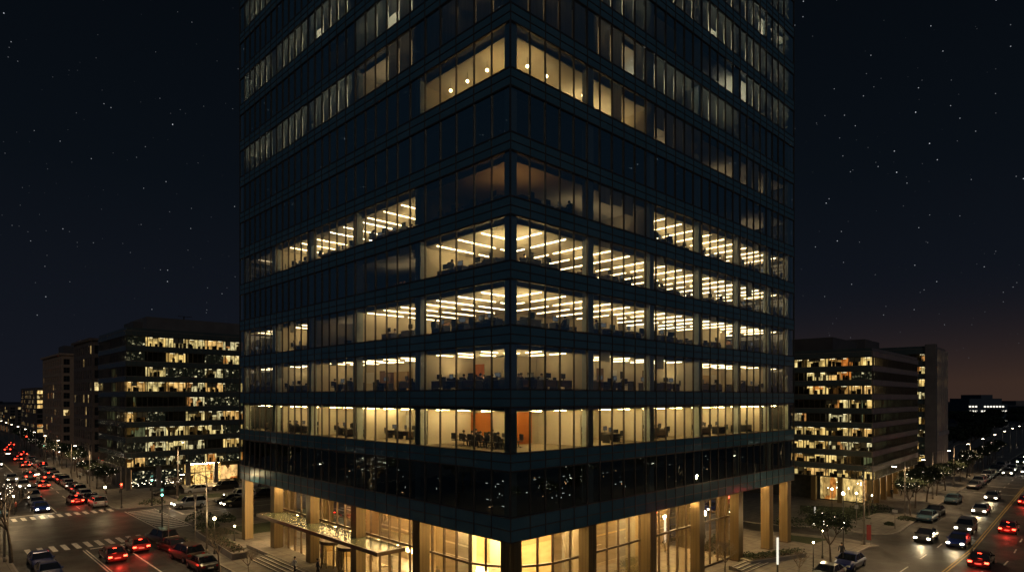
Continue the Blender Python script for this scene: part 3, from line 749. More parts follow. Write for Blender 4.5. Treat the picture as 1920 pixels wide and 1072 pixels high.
# conference room in the corner
for n, nm in ((1, 'first bright storey'), (2, 'second bright storey')):
    zf = Z0+FH*n
    ct = MB(); ct.prism([(-.65,-2.4),(-.4,-3),(.4,-3),(.65,-2.4),(.65,2.4),(.4,3),(-.4,3),(-.65,2.4)], .70, .75, M['dwood'])
    tb = ct.build('conference_table', None, (2.9, 5.6, zf-.02)); tag(tb, f'long dark meeting table in the corner room, {nm}', 'table', 'corner meeting tables')
    bs = MB(); bs.box(-.2,.2,-1.6,-1.2,0,.70,M['black']); bs.box(-.2,.2,1.2,1.6,0,.70,M['black']); bs.build('base', tb)
    for i in range(6):
        for sgn in (-1, 1):
            y = 3.2+i*.95; x = 2.9+sgn*1.02
            w = f"on the {'window' if sgn < 0 else 'wall'} side, {ORD[i+1]} seat from corner, meeting room, {nm}"
            inst('office_chair', CHM, (x,y,zf-.02), (PI/2 if sgn < 0 else -PI/2)+rnd.uniform(-.2,.2), 'black chair '+w, 'chair', 'meeting room chairs')
            if rnd.random() < .6: person('sit', rnd.choice(('shirt_w','shirt_b','shirt_b')), 'trous', (x,y,zf-.05), (PI/2 if sgn < 0 else -PI/2), 'seated person '+w, 'people in the corner meeting rooms')
# pendant lamps on the amber storey
zf = Z0+FH*7
for i, (x, y) in enumerate([(1.9,2.2),(1.9,4.4),(1.9,6.6),(1.9,8.6),(3.6,2.0),(5.6,2.0),(9.8,2.0)]):
    t = thing('pendant_lamp', f"glowing pendant lamp, {ORD[(i if i<4 else i-4)+1]} from the corner along the {'left' if i<4 else 'right'} face, amber storey", 'lamp', (x,y,zf+2.05), 0, 'pendant lamps on the amber storey')
    b = MB(); b.ball((0,0,0), .12, em('pendant_glow', (1,.80,.42), 14, True), 8, 6); b.build('lamp_shade', t)
    b = MB(); b.tube((0,0,.16),(0,0,.66),.012,.012,M['black'],4); b.build('cord', t)
# lobby furniture
for i, (x, y, w, l) in enumerate([(3.4,12,1.0,2.4),(3.2,8.8,1,1),(13.5,4,2.6,.9),(17.5,4.2,2.2,.9),(22,3.6,2.4,1.0)]):
    b = MB(); b.box(-w/2,w/2,-l/2,l/2,.12,.42,M['iwall']); b.box(-w/2,w/2,l/2-.18,l/2,.42,.82,M['iwall']); b.box(-w/2,-w/2+.15,-l/2,l/2-.18,.42,.62,M['iwall']); b.box(w/2-.15,w/2,-l/2,l/2-.18,.42,.62,M['iwall'])
    tag(b.build('sofa', None, (x,y,.16)), ['pale sofa nearest the revolving doors inside the lobby','pale armchair inside the bowed lobby glass','pale sofa in second lobby bay along the avenue','pale sofa behind third avenue column in the lobby','pale sofa in fourth lobby bay along the avenue'][i], 'sofa', 'lobby seating')
for i, (x, y, l) in enumerate([(17.2,3.2,3.6),(20.2,5.0,2.2),(12.2,5.2,1.8)]):
    t = thing('planter', ['long lobby planter with dark leaves behind the avenue glass','lobby planter standing before the stone wall','lobby planter near second avenue column'][i], 'planter', (x,y,.16), 0, 'lobby planters')
    b = MB(); b.box(-l/2,l/2,-.35,.35,0,.9,M['stone']); b.build('box', t)
    b = MB()
    for q in range(260):
        c0 = Vector((rnd.uniform(-l/2,l/2), rnd.uniform(-.35,.35), .9+rnd.random()**1.5*.6)); u = Vector((rnd.uniform(-1,1),rnd.uniform(-1,1),rnd.uniform(-1,1)))*.09; w_ = u.orthogonal()
        b.face([c0-u,c0+w_,c0+u,c0-w_], M['leaf'])
    b.build('foliage', t)
for i,(ps,tp,x,y,rz) in enumerate([('walk','shirt_b',-1.0,24.5,1.2),('walk','shirt_w',-2.2,26.6,-1.4),('stand','shirt_b',3.6,23.0,2),('walk','shirt_r',3.1,27.5,.4),('stand','shirt_w',4.4,20.5,1),('stand','shirt_b',11.2,3.4,0),('stand','shirt_b',5.2,14.6,0)]):
    person(ps,tp,'trous',(x,y,.16 if x > 1.5 else .125),rz,['person in dark coat walking out under the canopy','person in white shirt walking towards the revolving doors','person in dark jacket standing inside the revolving doors','person in red coat walking inside the lobby entrance','person in white shirt standing deep in the lobby','person in dark jacket standing behind the avenue lobby glass','person in dark jacket beside the lobby sofa'][i],'people around the lobby')

# ------------------------------------------------------------------ other buildings
ROOMS = [room('lit_room_%d' % i, c_, s_, (a_, b_), d_) for i, (c_, s_, a_, b_, d_) in enumerate([((1,.70,.30),1.15,.55,.28,.22),((1,.78,.40),1.0,.8,.33,.34),((1,.86,.55),.8,1.1,.5,.4),((1,.60,.24),1.0,.45,.3,.3)])]
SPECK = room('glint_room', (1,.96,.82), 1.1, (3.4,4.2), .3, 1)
DIM = room('dim_room', (.72,.80,.46), .15, (.5,.2), .3)
ENTR = room('entrance_room', (1,.66,.24), 1.3, (1.6,1.1), .12)
def office_block(name, label, loc, ang, LX, LY, z0, nf, fh, wh, nbx, nby, lit, mx, my, frontcols=4, lob=None, npane=4):
    t = thing(name, label, 'building', (*loc, 0), ang)
    top = z0+nf*fh
    b = MB(); b.box(2.0, LX, 2.0, LY, .12, top, M['darkroom']); b.box(.15, LX, .15, LY, top-.02, top+.5, my); b.build('wall', t)
    b = MB(); b.box(.1, LX, .1, LY, z0-.02, z0+.05, M['slab']); b.build('soffit', t)
    for n in range(nf):
        zf = z0+n*fh; zb = zf+wh
        b = MB(); b.box(.02, LX, -.0, .14, zb, zf+fh, mx); b.box(-.0, .14, .14, LY, zb, zf+fh, my)
        b.box(-.05, LX, -.06, -.0, zf+fh-.07, zf+fh+.02, M['pole']); b.box(-.06, 0, -.0, LY, zf+fh-.07, zf+fh+.02, M['pole'])
        b.box(-.04, LX, -.05, -.0, zb-.02, zb+.05, M['mull']); b.box(-.05, 0, -.0, LY, zb-.02, zb+.05, M['mull'])
        for i in range(nbx*npane): b.box(i*LX/(nbx*npane)-.03, i*LX/(nbx*npane)+.03, -.035, 0, zb, zf+fh-.07, M['mull'])
        b.box(.3, LX, .3, 2.0, zb+.1, zf+fh-.1, M['slab']); b.box(.3, 2.0, 2.0, LY, zb+.1, zf+fh-.1, M['slab'])
        b.build('spandrel', t)
        for side, nb, L in (('x', nbx, LX), ('y', nby, LY)):
            w = L/nb
            for k in range(nb):
                s = lit(side, n, k)
                gl = MB(); fr = MB(); inn = MB(); a0, a1 = k*w, (k+1)*w
                if side == 'x': gl.face([(a0,.06,zf),(a1,.06,zf),(a1,.06,zb),(a0,.06,zb)], M['bglass'])
                else: gl.face([(.06,a1,zf),(.06,a0,zf),(.06,a0,zb),(.06,a1,zb)], M['bglass'])
                for i in range(npane):
                    v = a0+w*i/npane; r_ = .06 if i == 0 else .03
                    if side == 'x': fr.box(v-r_, v+r_, -.03, .1, zf, zb, M['mull'])
                    else: fr.box(-.03, .1, v-r_, v+r_, zf, zb, M['mull'])
                for h in (zf+.0, zb-.05):
                    if side == 'x': fr.box(a0, a1, -.01, .09, h, h+.05, M['mull'])
                    else: fr.box(-.01, .09, max(a0,.1), a1, h, h+.05, M['mull'])
                o = gl.build('window', t); fr.build('frame', o)
                if s > 0:
                    m_ = DIM if s < .2 else (SPECK if rnd.random() < .6 else M['darkroom']) if s < .5 else ROOMS[rnd.randrange(4)]
                    d = 1.5
                    if side == 'x': inn.face([(a0+.06,d,zf),(a1-.06,d,zf),(a1-.06,d,zb),(a0+.06,d,zb)], m_)
                    else: inn.face([(d,a1-.06,zf),(d,a0+.06,zf),(d,a0+.06,zb),(d,a1-.06,zb)], m_)
                    if s > .5:
                        for q in range(4):
                            u = a0+.2+rnd.random()*(w-.8); h = rnd.uniform(.5,1.0); 
                            if side == 'x': inn.box(u, u+rnd.uniform(.2,.6), .5, .9, zf, zf+h, M['black'])
                            else: inn.box(.5, .9, u, u+rnd.uniform(.2,.6), zf, zf+h, M['black'])
                        if rnd.random() < .6:
                            dz = rnd.uniform(.15, .6)*wh; u0 = a0+.05+w*rnd.choice((0,.25,.5)); u1 = min(a1-.05, u0+w*rnd.choice((.25,.5)))
                            if side == 'x': inn.box(u0, u1, .16, .19, zb-dz, zb, M['whiteb'])
                            else: inn.box(.16, .19, u0, u1, zb-dz, zb, M['whiteb'])
                        for q in (.25,.75):
                            if side == 'x': inn.box(a0+w*q-.35, a0+w*q+.35, .6, .72, zb-.12, zb-.08, M['roomstrip'])
                            else: inn.box(.6, .72, a0+w*q-.35, a0+w*q+.35, zb-.12, zb-.08, M['roomstrip'])
                    inn.build('lit_room', o)
    # ground floor
    if lob: lob(t, z0)
    return t
def cols(t, pts, z0, w=.8, mat='bronze'):
    for (x, y) in pts:
        b = MB(); b.box(x, x+w, y, y+w, .12, z0, M[mat]); b.build('column', t)
def lobL1(t, z0):
    cols(t, [(.1,.1)]+[(5.0*i,.1) for i in range(1, 9)]+[(.1,3.6*i) for i in range(1,7)], z0, .7, 'gray')
    b = MB(); b.face([(10.0,1.3,.15),(16.6,1.3,.15),(16.6,1.3,z0-.2),(10.0,1.3,z0-.2)], ENTR); b.box(10.2,16.2,.5,1.2,.125,.14,M['stonel']); b.box(10.4,15.9,.3,.6,z0-.14,z0-.10,M['lobl'])
    for x in (10.6, 11.6, 12.6, 13.6, 14.6, 15.7): b.box(x-.05, x+.05, .76, .86, .13, z0-.1, M['bronze_d'])
    b.box(10.5, 15.8, .76, .86, 2.3, 2.42, M['bronze_d']); b.build('entrance', t)
    for k, (x0, x1, m_) in enumerate([(1.0,4.8,0),(5.8,9.8,3),(16.5,20,3),(21,25,1)]):
        b = MB(); b.face([(x0,1.9,.5),(x1,1.9,.5),(x1,1.9,z0-.9),(x0,1.9,z0-.9)], SPECK if k != 2 else ROOMS[3]); b.build('shop_window', t)
    b = MB()
    for i in range(7): b.face([(1.0,3.6*i+.6,.3),(1.0,3.6*i+.9,.3),(1.0,3.6*i+.9,z0-.4),(1.0,3.6*i+.6,z0-.4)], em('amber_wall_light', (1,.5,.18), .5))
    b.build('wall_light', t)
    b = MB()
    for i in range(26):
        b.ball((rnd.uniform(.9,9.5), rnd.uniform(.4,.8), rnd.uniform(.7,1.6)), .06, M['fairy'], 5, 3)
    b.build('light_string', t)
LL1 = {0:[1,.4,1,.4,1,.4,1,.15], 1:[.4,1,1,1,.4,1,1,.4], 2:[.15,1,1,1,1,.4,1,.15], 3:[1,1,.4,1,1,1,1,.4], 4:[.4,.4,1,1,.4,.4,.4,.4], 5:[1,1,1,1,1,.4,1,1], 6:[.4,1,.4,.4,1,.4,.4,.4], 7:[.4,.4,1,.4,.4,1,.4,.4]}
LL1[8] = [1]*8
office_block('office_block', 'wide dark glass office block across the crossing with lit top storey and golden entrance', (0,98), 0, 41, 22, 4.1, 9, 2.72, 1.75, 12, 5,
    lambda s, n, k: (LL1[n][k % 8]*(1 if rnd.random() < .92 else .4) if s == 'x' else (.4 if n < 4 and rnd.random() < .6 else .15 if n < 7 and rnd.random() < .4 else 0)), M['dspan'], M['dspan'], lob=lobL1)
b = MB(); b.box(0,18,0,12,0,3.2,M['gray']); b.box(18.1,30,1,12,0,2.6,M['roofm']); b.box(-1.5,0,3,10,0,2.4,M['roofm']); b.box(7,7.2,2,2.2,3.2,4.0,M['poled']); b.box(6,8.6,2,2.1,3.95,4.05,M['poled'])
tag(b.build('rooftop_plant', None, (4.5,103,28.58)), 'grey plant room on the roof of the office block across the crossing', 'plant room')
def lobR1(t, z0):
    cols(t, [(.1,.1),(.1,4.3),(.1,8.2)]+[(4.2*i,.1) for i in range(1, 8)], z0, .7, 'bronze')
    b = MB()
    b.face([(1.9,8,.3),(1.9,1.9,.3),(1.9,1.9,z0-.2),(1.9,8,z0-.2)], room('pale_lobby_room', (1,.72,.30), .9, (.7,.3), .12))
    b.face([(1.9,1.9,.3),(33,1.9,.3),(33,1.9,z0-.2),(1.9,1.9,z0-.2)], room('amber_lobby_room', (1,.55,.2), .6, (.9,.3), .3)); b.build('lobby_window', t)
    b = MB()
    for i in range(9): b.ball((rnd.uniform(.4,1.6), rnd.uniform(.8,7), rnd.uniform(2.2,3.6)), .09, M['fairy'], 5, 3)
    b.build('light_string', t)
def litR1(s, n, k):
    if s == 'x': return .4 if (n < 1 and rnd.random() < .3) or (n == 6 and k < 5) else (.15 if 1 <= n <= 5 and rnd.random() < .75 else 0)
    p = {0:.5,1:.85,2:.9,3:.75,4:.7,5:.7,6:.9,7:.55,8:1}[n]
    if n in (1,2) and k == 0: return 0 if n == 1 else 1
    return 1 if rnd.random() < p else .4
office_block('office_block', 'low office block beyond the driveway with rows of lit storeys and mauve side wall', (77.2,1.0), math.radians(3), 33, 30, 4.05, 9, 2.18, 1.32, 11, 9, litR1, M['fspan'], M['dspan'], lob=lobR1)
b = MB(); b.box(0,14,0,15,0,2.3,M['roofm']); b.box(14.2,20,3,15,0,1.7,M['roofm'])
tag(b.build('rooftop_plant', None, (81,8,24.2), math.radians(3)), 'mauve plant room on the roof of the low office block', 'plant room')
def litR2(s, n, k):
    if s == 'x': return 1 if rnd.random() < .3 else .4
    return 1 if rnd.random() < .75 else .4
t = office_block('office_tower', 'slim office building with tall vertical fins behind the low office block', (124,3.1), math.radians(3), 14, 30, 3.2, 9, 2.62, 1.5, 4, 10, litR2, M['gray'], M['dspan'])
b = MB(); b.box(-.3,1.0,-.35,-.08,.1,27.6,M['gray']); b.box(-.32,-.08,-.08,1.6,.1,27.6,M['gray'])
for i in range(1, 7): b.box(i*2.1-.22, i*2.1+.22, -.5, -.08, 9.5, 26.6, M['fins'])
b.box(1.0,14,-.55,-.08,8.6,9.45,M['fins'])
for i in range(1, 7): b.box(i*2.1-.3, i*2.1+.3, -.5, -.08, .1, 8.6, M['fins'])
b.build('fin', t)
b = MB(); b.box(0,12,0,20,0,2.0,M['roofm']); tag(b.build('rooftop_plant', None, (117,14,26.9), math.radians(3)), 'dark plant room behind the finned office building roof', 'plant room')

def masonry_block(name, label, loc, ang, LX, LY, H, rows, cx, cy, mat, zg=4.2, plit=.1, cornice=True):
    t = thing(name, label, 'building', (*loc, 0), ang)
    b = MB(); b.box(.2, LX, .2, LY, .1, H, mat)
    fh = (H-zg-1.0)/rows; wl = []
    b.box(0, LX, 0, .2, .1, .9, mat); b.box(0, .2, .2, LY, .1, .9, mat)
    for n in range(rows+1):
        z = zg+n*fh; b.box(-.03, LX, -.03, .2, z, z+fh*.34 if n < rows else H, mat); b.box(-.03, .2, .2, LY, z, z+fh*.34 if n < rows else H, mat)
    b.box(-.05, LX, -.05, .2, zg-.5, zg, mat); b.box(-.05, .2, .2, LY, zg-.5, zg, mat)
    for side, c_, L in (('x', cx, LX), ('y', cy, LY)):
        w = L/c_
        for k in range(c_+1):
            v = min(L-.2, k*w)
            pw_ = w*.20
            if side == 'x': b.box(max(.0,v-pw_), v+pw_, 0, .2, .9, H, mat)
            else: b.box(0, .2, max(.2,v-pw_), v+pw_, .9, H, mat)
    b.build('wall', t)
    if cornice:
        b = MB(); b.box(-.6, LX, -.6, LY, H, H+.5, mat); b.build('cornice', t)
    for side, c_, L in (('x', cx, LX), ('y', cy, LY)):
        w = L/c_
        for n in range(rows):
            for k in range(c_):
                wl.append((side, n, k, w))
    wl.sort(key=lambda q: (q[2]*q[3] > 12, q[2]*q[3])); 
    rs = MB()
    for i, (side, n, k, w) in enumerate(wl):
        z0 = zg+n*fh+fh*.34; z1 = zg+(n+1)*fh; a0 = k*w+w*.2; a1 = (k+1)*w-w*.2; lit = rnd.random() < plit
        m_ = ROOMS[rnd.randrange(3)] if lit else M['dglass']
        b = MB() if i < 100 else rs
        if side == 'x':
            b.face([(a0,.17,z0),(a1,.17,z0),(a1,.17,z1),(a0,.17,z1)], m_); b.box((a0+a1)/2-.03,(a0+a1)/2+.03,.1,.15,z0,z1,M['mull']); b.box(a0,a1,.1,.15,(z0+z1)/2,(z0+z1)/2+.06,M['mull'])
        else:
            b.face([(.17,a1,z0),(.17,a0,z0),(.17,a0,z1),(.17,a1,z1)], m_); b.box(.1,.15,(a0+a1)/2-.03,(a0+a1)/2+.03,z0,z1,M['mull']); b.box(.1,.15,a0,a1,(z0+z1)/2,(z0+z1)/2+.06,M['mull'])
        if i < 100: b.build('window', t)
    if rs.f: rs.build('windows', t)['kind'] = 'stuff'
    b = MB()
    for k in range(cy):
        b.face([(.19,(k+.75)*LY/cy,.9),(.19,(k+.25)*LY/cy,.9),(.19,(k+.25)*LY/cy,zg-.9),(.19,(k+.75)*LY/cy,zg-.9)], em('amber_shop', (1,.45,.16), .35) if k % 2 else SPECK)
    b.build('shop_window', t)
    return t
masonry_block('apartment_building', 'dark masonry block with close window grid beside the wide glass office block', (.2,127), 0, 18, 19, 28.6, 9, 7, 8, M['brickd'], plit=.10)
masonry_block('apartment_building', 'beige masonry tower with paired dark windows and heavy cornice', (2.3,176), 0, 14, 31, 28.0, 10, 6, 11, M['brick'], plit=.10)
b = MB(); b.box(0,6,0,8,0,2.6,M['roofm']); tag(b.build('rooftop_plant', None, (4,184,28.5)), 'small dark plant room on the beige tower roof', 'plant room')
masonry_block('apartment_building', 'dark distant apartment block speckled with small lit windows', (4,236), 0, 16, 36, 20, 9, 6, 13, M['brickd'], plit=.4, cornice=False)
masonry_block('apartment_building', 'low dark apartment block at the far end of the busy street', (6,330), 0, 16, 70, 13.2, 6, 6, 12, M['brickd'], plit=.25, cornice=False)
masonry_block('apartment_building', 'dim distant block beside the end of the street', (-70,300), 0, 30, 30, 12, 5, 9, 5, M['brickd'], plit=.2, cornice=False)
def PD(px, d):
    X = (px-960)/FPX*d
    return (CAM[0]+d*FW[0]+X*RT[0], CAM[1]+d*FW[1]+X*RT[1])
def far_block(label, px0, px1, d, ztop, rows, colsn, plit, mat, colr=(1,.9,.7), steps=None, big=.5):
    p = PD(px0, d); q = PD(px1, d); L = (Vector(q)-Vector(p)).length; ang = math.atan2(q[1]-p[1], q[0]-p[0])
    t = thing('distant_building', label, 'building', (*p, 0), ang)
    b = MB(); b.box(0, L, 0, 25, 0, ztop, mat)
    for (a0, a1, h0, h1) in (steps or []): b.box(a0*L, a1*L, 2, 20, h0, h1, mat)
    b.build('wall', t)
    for n in range(rows):
        for k in range(colsn):
            if rnd.random() > plit: continue
            z = ztop-1.6-n*2.9; x = (k+.5)*L/colsn
            b = MB(); b.box(x-big, x+big, -.12, -.02, z-big*.7, z+big*.7, em('far_window_%d' % int(colr[2]*10), colr, 1.6)); b.build('window', t)
far_block('distant blue-grey stepped building with two rows of bright windows above the trees', 1816, 1889, 400, 12.5, 4, 13, .62, pm('far_blue', (.05,.075,.10), (.06,.085,.11), .8), (1,.93,.78), [(.08,.92,12.5,16.0),(.38,.68,16,18.4)], .62)
far_block('low distant hall with an orange lit front beside the finned building', 1790, 1816, 420, 7, 2, 9, .9, M['gray'], (1,.45,.2))
for i, (a, c_, d, z) in enumerate([(1784,1812,620,9),(1889,1925,560,9.5),(1905,1990,700,13),(1925,2040,480,10),(-60,0,520,9),(-140,-50,430,14)]):
    far_block(['hazy low block on the horizon right of the finned building','low dark block on the horizon past the stepped building','wider dark block on the horizon at the picture edge','dark block by the end of the avenue','low dark block at the far left end of the street','dark block beyond the trees left of the street'][i], a, c_, d, z, 2, 8, .3, M['gray'], (1,.8,.5))

# ------------------------------------------------------------------ trees
def branchy(seed, H, r0, spread, levels=4, up=.55, mat='bark'):
    R_ = random.Random(seed); b = MB(); tips = []
    def grow(p, d, L, r, lv):
        n = 2; pts = [p]
        for i in range(n):
            d = (d+Vector((R_.uniform(-.16,.16),R_.uniform(-.16,.16),R_.uniform(-.03,.12)))).normalized(); pts.append(pts[-1]+d*L/n)
        for i in range(n):
            b.tube(pts[i], pts[i+1], r*(1-.25*i), r*(1-.25*(i+1)), M[mat], 5 if lv > 1 else 3, caps=False)
        if lv <= 1: tips.extend(pts[1:])
        if lv == 0: return
        k = R_.randint(3,4) if lv > 1 else 3
        for i in range(k):
            a = 2*PI*(i+R_.random()*.6)/k; s = spread*R_.uniform(.7,1.2)
            nd = (d*up+Vector((math.cos(a)*s, math.sin(a)*s, R_.uniform(.1,.45)))).normalized()
            grow(pts[-1] if i else pts[-1], nd, L*R_.uniform(.58,.74), r*.55, lv-1)
        if lv > 1: grow(pts[-1], d, L*.62, r*.55, lv-1)
    grow(Vector((0,0,0)), Vector((0,0,1)), H*.36, r0, levels)
    return b, tips
def make_tree(name, label, cat, seed, H, leafy=True, lights=0, group=None, mat='bark', leafm='leaf', nleaf=9, ls=.13, spread=.62):
    t = thing(name, label, cat, (0,0,0), 0, group)
    b, tips = branchy(seed, H, H*.022, spread, 4, mat=mat)
    zmax = max(p[2] for p in b.v); s = H/zmax; b.v = [(v[0]*s,v[1]*s,v[2]*s) for v in b.v]; tips = [p*s for p in tips]
    b.build('trunk', t)
    R_ = random.Random(seed+9)
    if leafy:
        c_ = MB()
        for p in tips:
            for q in range(nleaf):
                o = p+Vector((R_.gauss(0,.28),R_.gauss(0,.28),R_.gauss(0,.22)))*H/6; u = Vector((R_.uniform(-1,1),R_.uniform(-1,1),R_.uniform(-.6,.6))).normalized()*ls*R_.uniform(.6,1.3); w = u.cross(Vector((R_.uniform(-1,1),R_.uniform(-1,1),1))).normalized()*ls*.55
                c_.face([o-u, o+w, o+u, o-w], M[leafm if R_.random() < .6 else 'leafd'])
        c_.build('crown', t)
    if lights:
        l = MB()
        for p in R_.sample(tips, min(lights, len(tips))):
            o = p+Vector((R_.gauss(0,.15),R_.gauss(0,.15),R_.gauss(0,.12))); r = R_.uniform(.018,.038); l.ball(tuple(o), r, M['fairy'], 4, 3)
        l.build('light_string', t)
    return t
g1 = 'string-lit young street trees along the avenue'
T1 = make_tree('street_tree', 'young leafy street tree hung with white bulbs by the kerb lawn and globe lamp', 'tree', 3, 5.2, True, 70, g1)
T1.location = (*G(1558,1063), .12)
T2 = make_tree('street_tree', 'first leafy street tree past the driveway mouth, before the low office block', 'tree', 5, 5.0, True, 46, g1)
T2.location = (*G(1707,967), .12)
for i in range(13):
    x = 80+i*8.2
    dup((T1, T2)[i % 2], (*bend(x, -5.2), .12), rnd.uniform(0,6), f'string-lit street tree, {ORD[i+2]} along the avenue pavement past the driveway mouth', g1, rnd.uniform(.85,1.1))
for i in range(6): dup((T1, T2)[i % 2], (2+i*8, -28.6, .12), rnd.uniform(0,6), f'string-lit tree across the avenue facing the tower, {ORD[i+1]} from the junction', 'unseen string-lit trees added for sparkle in the tower glass', rnd.uniform(.9,1.2))  # out-of-view rows, added so their bulbs sparkle in the tower glass
for i in range(4): dup((T2, T1)[i % 2], (-24.2, -6+i*7.5, .12), rnd.uniform(0,6), f'string-lit tree across the street facing the entrance canopy, {ORD[i+1]} from the junction', 'unseen string-lit trees added for sparkle in the tower glass', rnd.uniform(.9,1.2))
for i in range(14): dup((T1, T2)[i % 2], (-34-(i % 3)*7, -12+i*6.6, .12), rnd.uniform(0,6), f'string-lit tree added unseen opposite the left face, {ORD[i+1]} from the junction', 'unseen string-lit trees added for sparkle in the tower glass', rnd.uniform(1.0,1.6))  # more unseen trees, added as reflection sources for the facades
for i in range(14): dup((T2, T1)[i % 2], (-8+i*6.4, -36-(i % 3)*7, .12), rnd.uniform(0,6), f'string-lit tree added unseen opposite the avenue face, {ORD[i+1]} from the junction', 'unseen string-lit trees added for sparkle in the tower glass', rnd.uniform(1.0,1.6))
g2 = 'string-lit trees along the busy street'
T3 = make_tree('street_tree', 'string-lit street tree outside the dark masonry block, first past the glass block', 'tree', 8, 5.4, True, 60, g2)
T3.location = (*lb(-3.6,126), .12)
for i in range(9): dup(T3, (*lb(-3.4,136+i*13), .12), rnd.uniform(0,6), f'string-lit street tree, {ORD[i+2]} beyond the wide glass block on the street pavement', g2, rnd.uniform(.85,1.2))
for i in range(3): dup(T3, (*lb(-3.7,96+i*9), .12), rnd.uniform(0,6), f'string-lit street tree beside the glass block flank, {ORD[i+1]} from the crossing', g2, .8)
g3 = 'dark trees on the west side of the busy street'
T4 = make_tree('street_tree', 'dark leafy tree at the west pavement, first beyond the crossing', 'tree', 12, 8.5, True, 16, g3, leafm='leafd', nleaf=16, ls=.26)
T4.location = (-23.0, 88, .12)
for i in range(12): dup(T4, (*lb(-23.0-(i % 3)*2.5, 97+i*12), .12), rnd.uniform(0,6), f'dark leafy tree on the west pavement, {ORD[i+2]} beyond the crossing', g3, rnd.uniform(.8,1.15))
g4 = 'bare winter trees'
B1 = make_tree('bare_tree', 'bare forked tree on the plaza beside the granite planter wall', 'tree', 21, 4.6, False, 0, g4, 'barkl', spread=.8)
B1.location = (*G(413,1078), .12)
for (px, py, lab, s) in [(466,1084,'small bare tree at the foot of the plaza steps',.55),(1360,1085,'low bare tree before the avenue lobby glass and column',.75),(1496,1090,'bare sapling at the planter edge by the avenue kerb',.6),(1630,968,'bare small tree before the low office block lawn',.7)]:
    dup(B1, (*G(px,py), .12), rnd.uniform(0,6), lab, g4, s)
B2 = make_tree('bare_tree', 'tall bare tree with white bulbs at the west corner by the signal poles', 'tree', 25, 8.0, False, 45, g4, 'bark', spread=.55)
B2.location = (-20.6, 50.5, .12)
dup(B2, (-22.8, 56.0, .12), 2.0, 'bare tree with white bulbs overlapping the west crosswalk end', g4, .8)
dup(B1, (4, 83, .12), 1.0, 'bare shrub-like tree on the lawn before the wide glass block', g4, .8)
g5 = 'park trees beyond the finned building'
P1 = make_tree('park_tree', 'broad dark park tree, first beyond the finned building', 'tree', 31, 9.0, True, 0, g5, leafm='leafd', nleaf=18, ls=.34)
P1.location = (*bend(160, 4), 0)
for i in range(26):
    x = 170+i*9.5; y = rnd.uniform(-1, 34)+bend(x,0)[1]
    dup(P1, (x, y, 0), rnd.uniform(0,6), f'dark park tree, {ORD[i+2]} beyond the finned building along the avenue', g5, rnd.uniform(.85,1.25))
for i in range(16):
    x = 190+i*14
    dup(P1, (*bend(x, -27-rnd.random()*8), 0), rnd.uniform(0,6), f'dark tree on the far side of the avenue, {ORD[i+1]} along the road', 'trees across the avenue', rnd.uniform(.6,.9))
# hedges and planting
def leaf_mass(name, label, cat, n, f, ls, mat='leafd', parent=None):
    b = MB()
    for i in range(n):
        c0 = Vector(f()); u = Vector((rnd.uniform(-1,1),rnd.uniform(-1,1),rnd.uniform(-1,1))).normalized()*ls*rnd.uniform(.5,1.2); w = u.orthogonal().normalized()*ls*.6
        b.face([c0-u,c0+w,c0+u,c0-w], M[mat if rnd.random() < .6 else 'leaf'])
    o = b.build(name, parent)
    if label: tag(o, label, cat)
    return o
def bush(px, py, r, h, label, n=260, ls=.16):
    x, y = G(px, py)
    def f():
        a = rnd.random()*2*PI; q = rnd.random()**.5*r; z = rnd.random()*h*(1-(q/r)**2*.7)
        return (x+q*math.cos(a), y+q*math.sin(a), .12+z)
    return leaf_mass('bush', label, 'bush', n, f, ls)
for q in [(1405,1050,1.0,.8,'clipped dark bush at the foot of the avenue columns'),(1440,1048,1.3,.7,'dark bush behind the tall light tube'),(1470,1042,1.2,.6,'low bush beside the upright light tube'),
          (1595,972,2.4,1.6,'wide dark bush on the lawn before the low office block'),(1618,962,1.8,2.4,'pointed conifer-like bush at the low office block corner'),(1648,958,2.2,1.0,'round dark bush by the low office block plaza'),(1560,975,2.4,1.3,'dark bush at the lawn end behind the globe lamp'),(1530,968,2.4,1.8,'dark bush beside the driveway lawn'),
          (1700,975,1.2,.5,'low bush round the first tree past the driveway'),(1480,985,2.0,1.4,'dark bush seen between the tower column and driveway'),
          (345,1024,.55,.9,'small round shrub beside the parked red cars'),(425,978,1.2,1.2,'ball-shaped dark shrub near the far tower column'),(376,975,1.8,1.4,'loose dark shrub by the traffic pole and crosswalk'),(388,990,1.5,.9,'low dark shrub along the lawn kerb'),(285,945,1.9,.9,'dark shrub bed at the crossing corner before the glass block'),(440,905,1.6,1.2,'dark shrub near the entrance of the wide glass block'),(1668,985,.6,.4,'tiny shrub at the corner signpost')]:
    bush(*q)
# plaza planter walls
def planter(label, pts, h, w):
    t = thing('planter', label, 'planter')
    b = MB()
    (x0, y0), (x1, y1) = pts; d = (Vector(pts[1])-Vector(pts[0])).normalized(); n = Vector((-d.y, d.x))*w
    poly = [Vector(pts[0]), Vector(pts[1]), Vector(pts[1])+n, Vector(pts[0])+n]
    area = sum(poly[i].x*poly[(i+1) % 4].y-poly[(i+1) % 4].x*poly[i].y for i in range(4))
    if area < 0: poly = poly[::-1]
    b.prism(poly, .12, h, M['gray']); c_ = sum(poly, Vector((0,0)))/4
    cap = [c_+(p-c_)*1.03 for p in poly]; b.prism(cap, h, h+.08, M['kerb'])
    b.prism([c_+(p-c_)*.9 for p in poly], h+.08, h+.12, M['soil'], M['soil']); b.build('wall', t)
    L = (Vector(pts[1])-Vector(pts[0])).length
    def f():
        p = Vector(pts[0])+d*rnd.random()*L+n*rnd.uniform(.1,.9); return (p.x, p.y, h+.1+rnd.random()*.35)
    leaf_mass('foliage', None, None, 500, f, .12, parent=t)
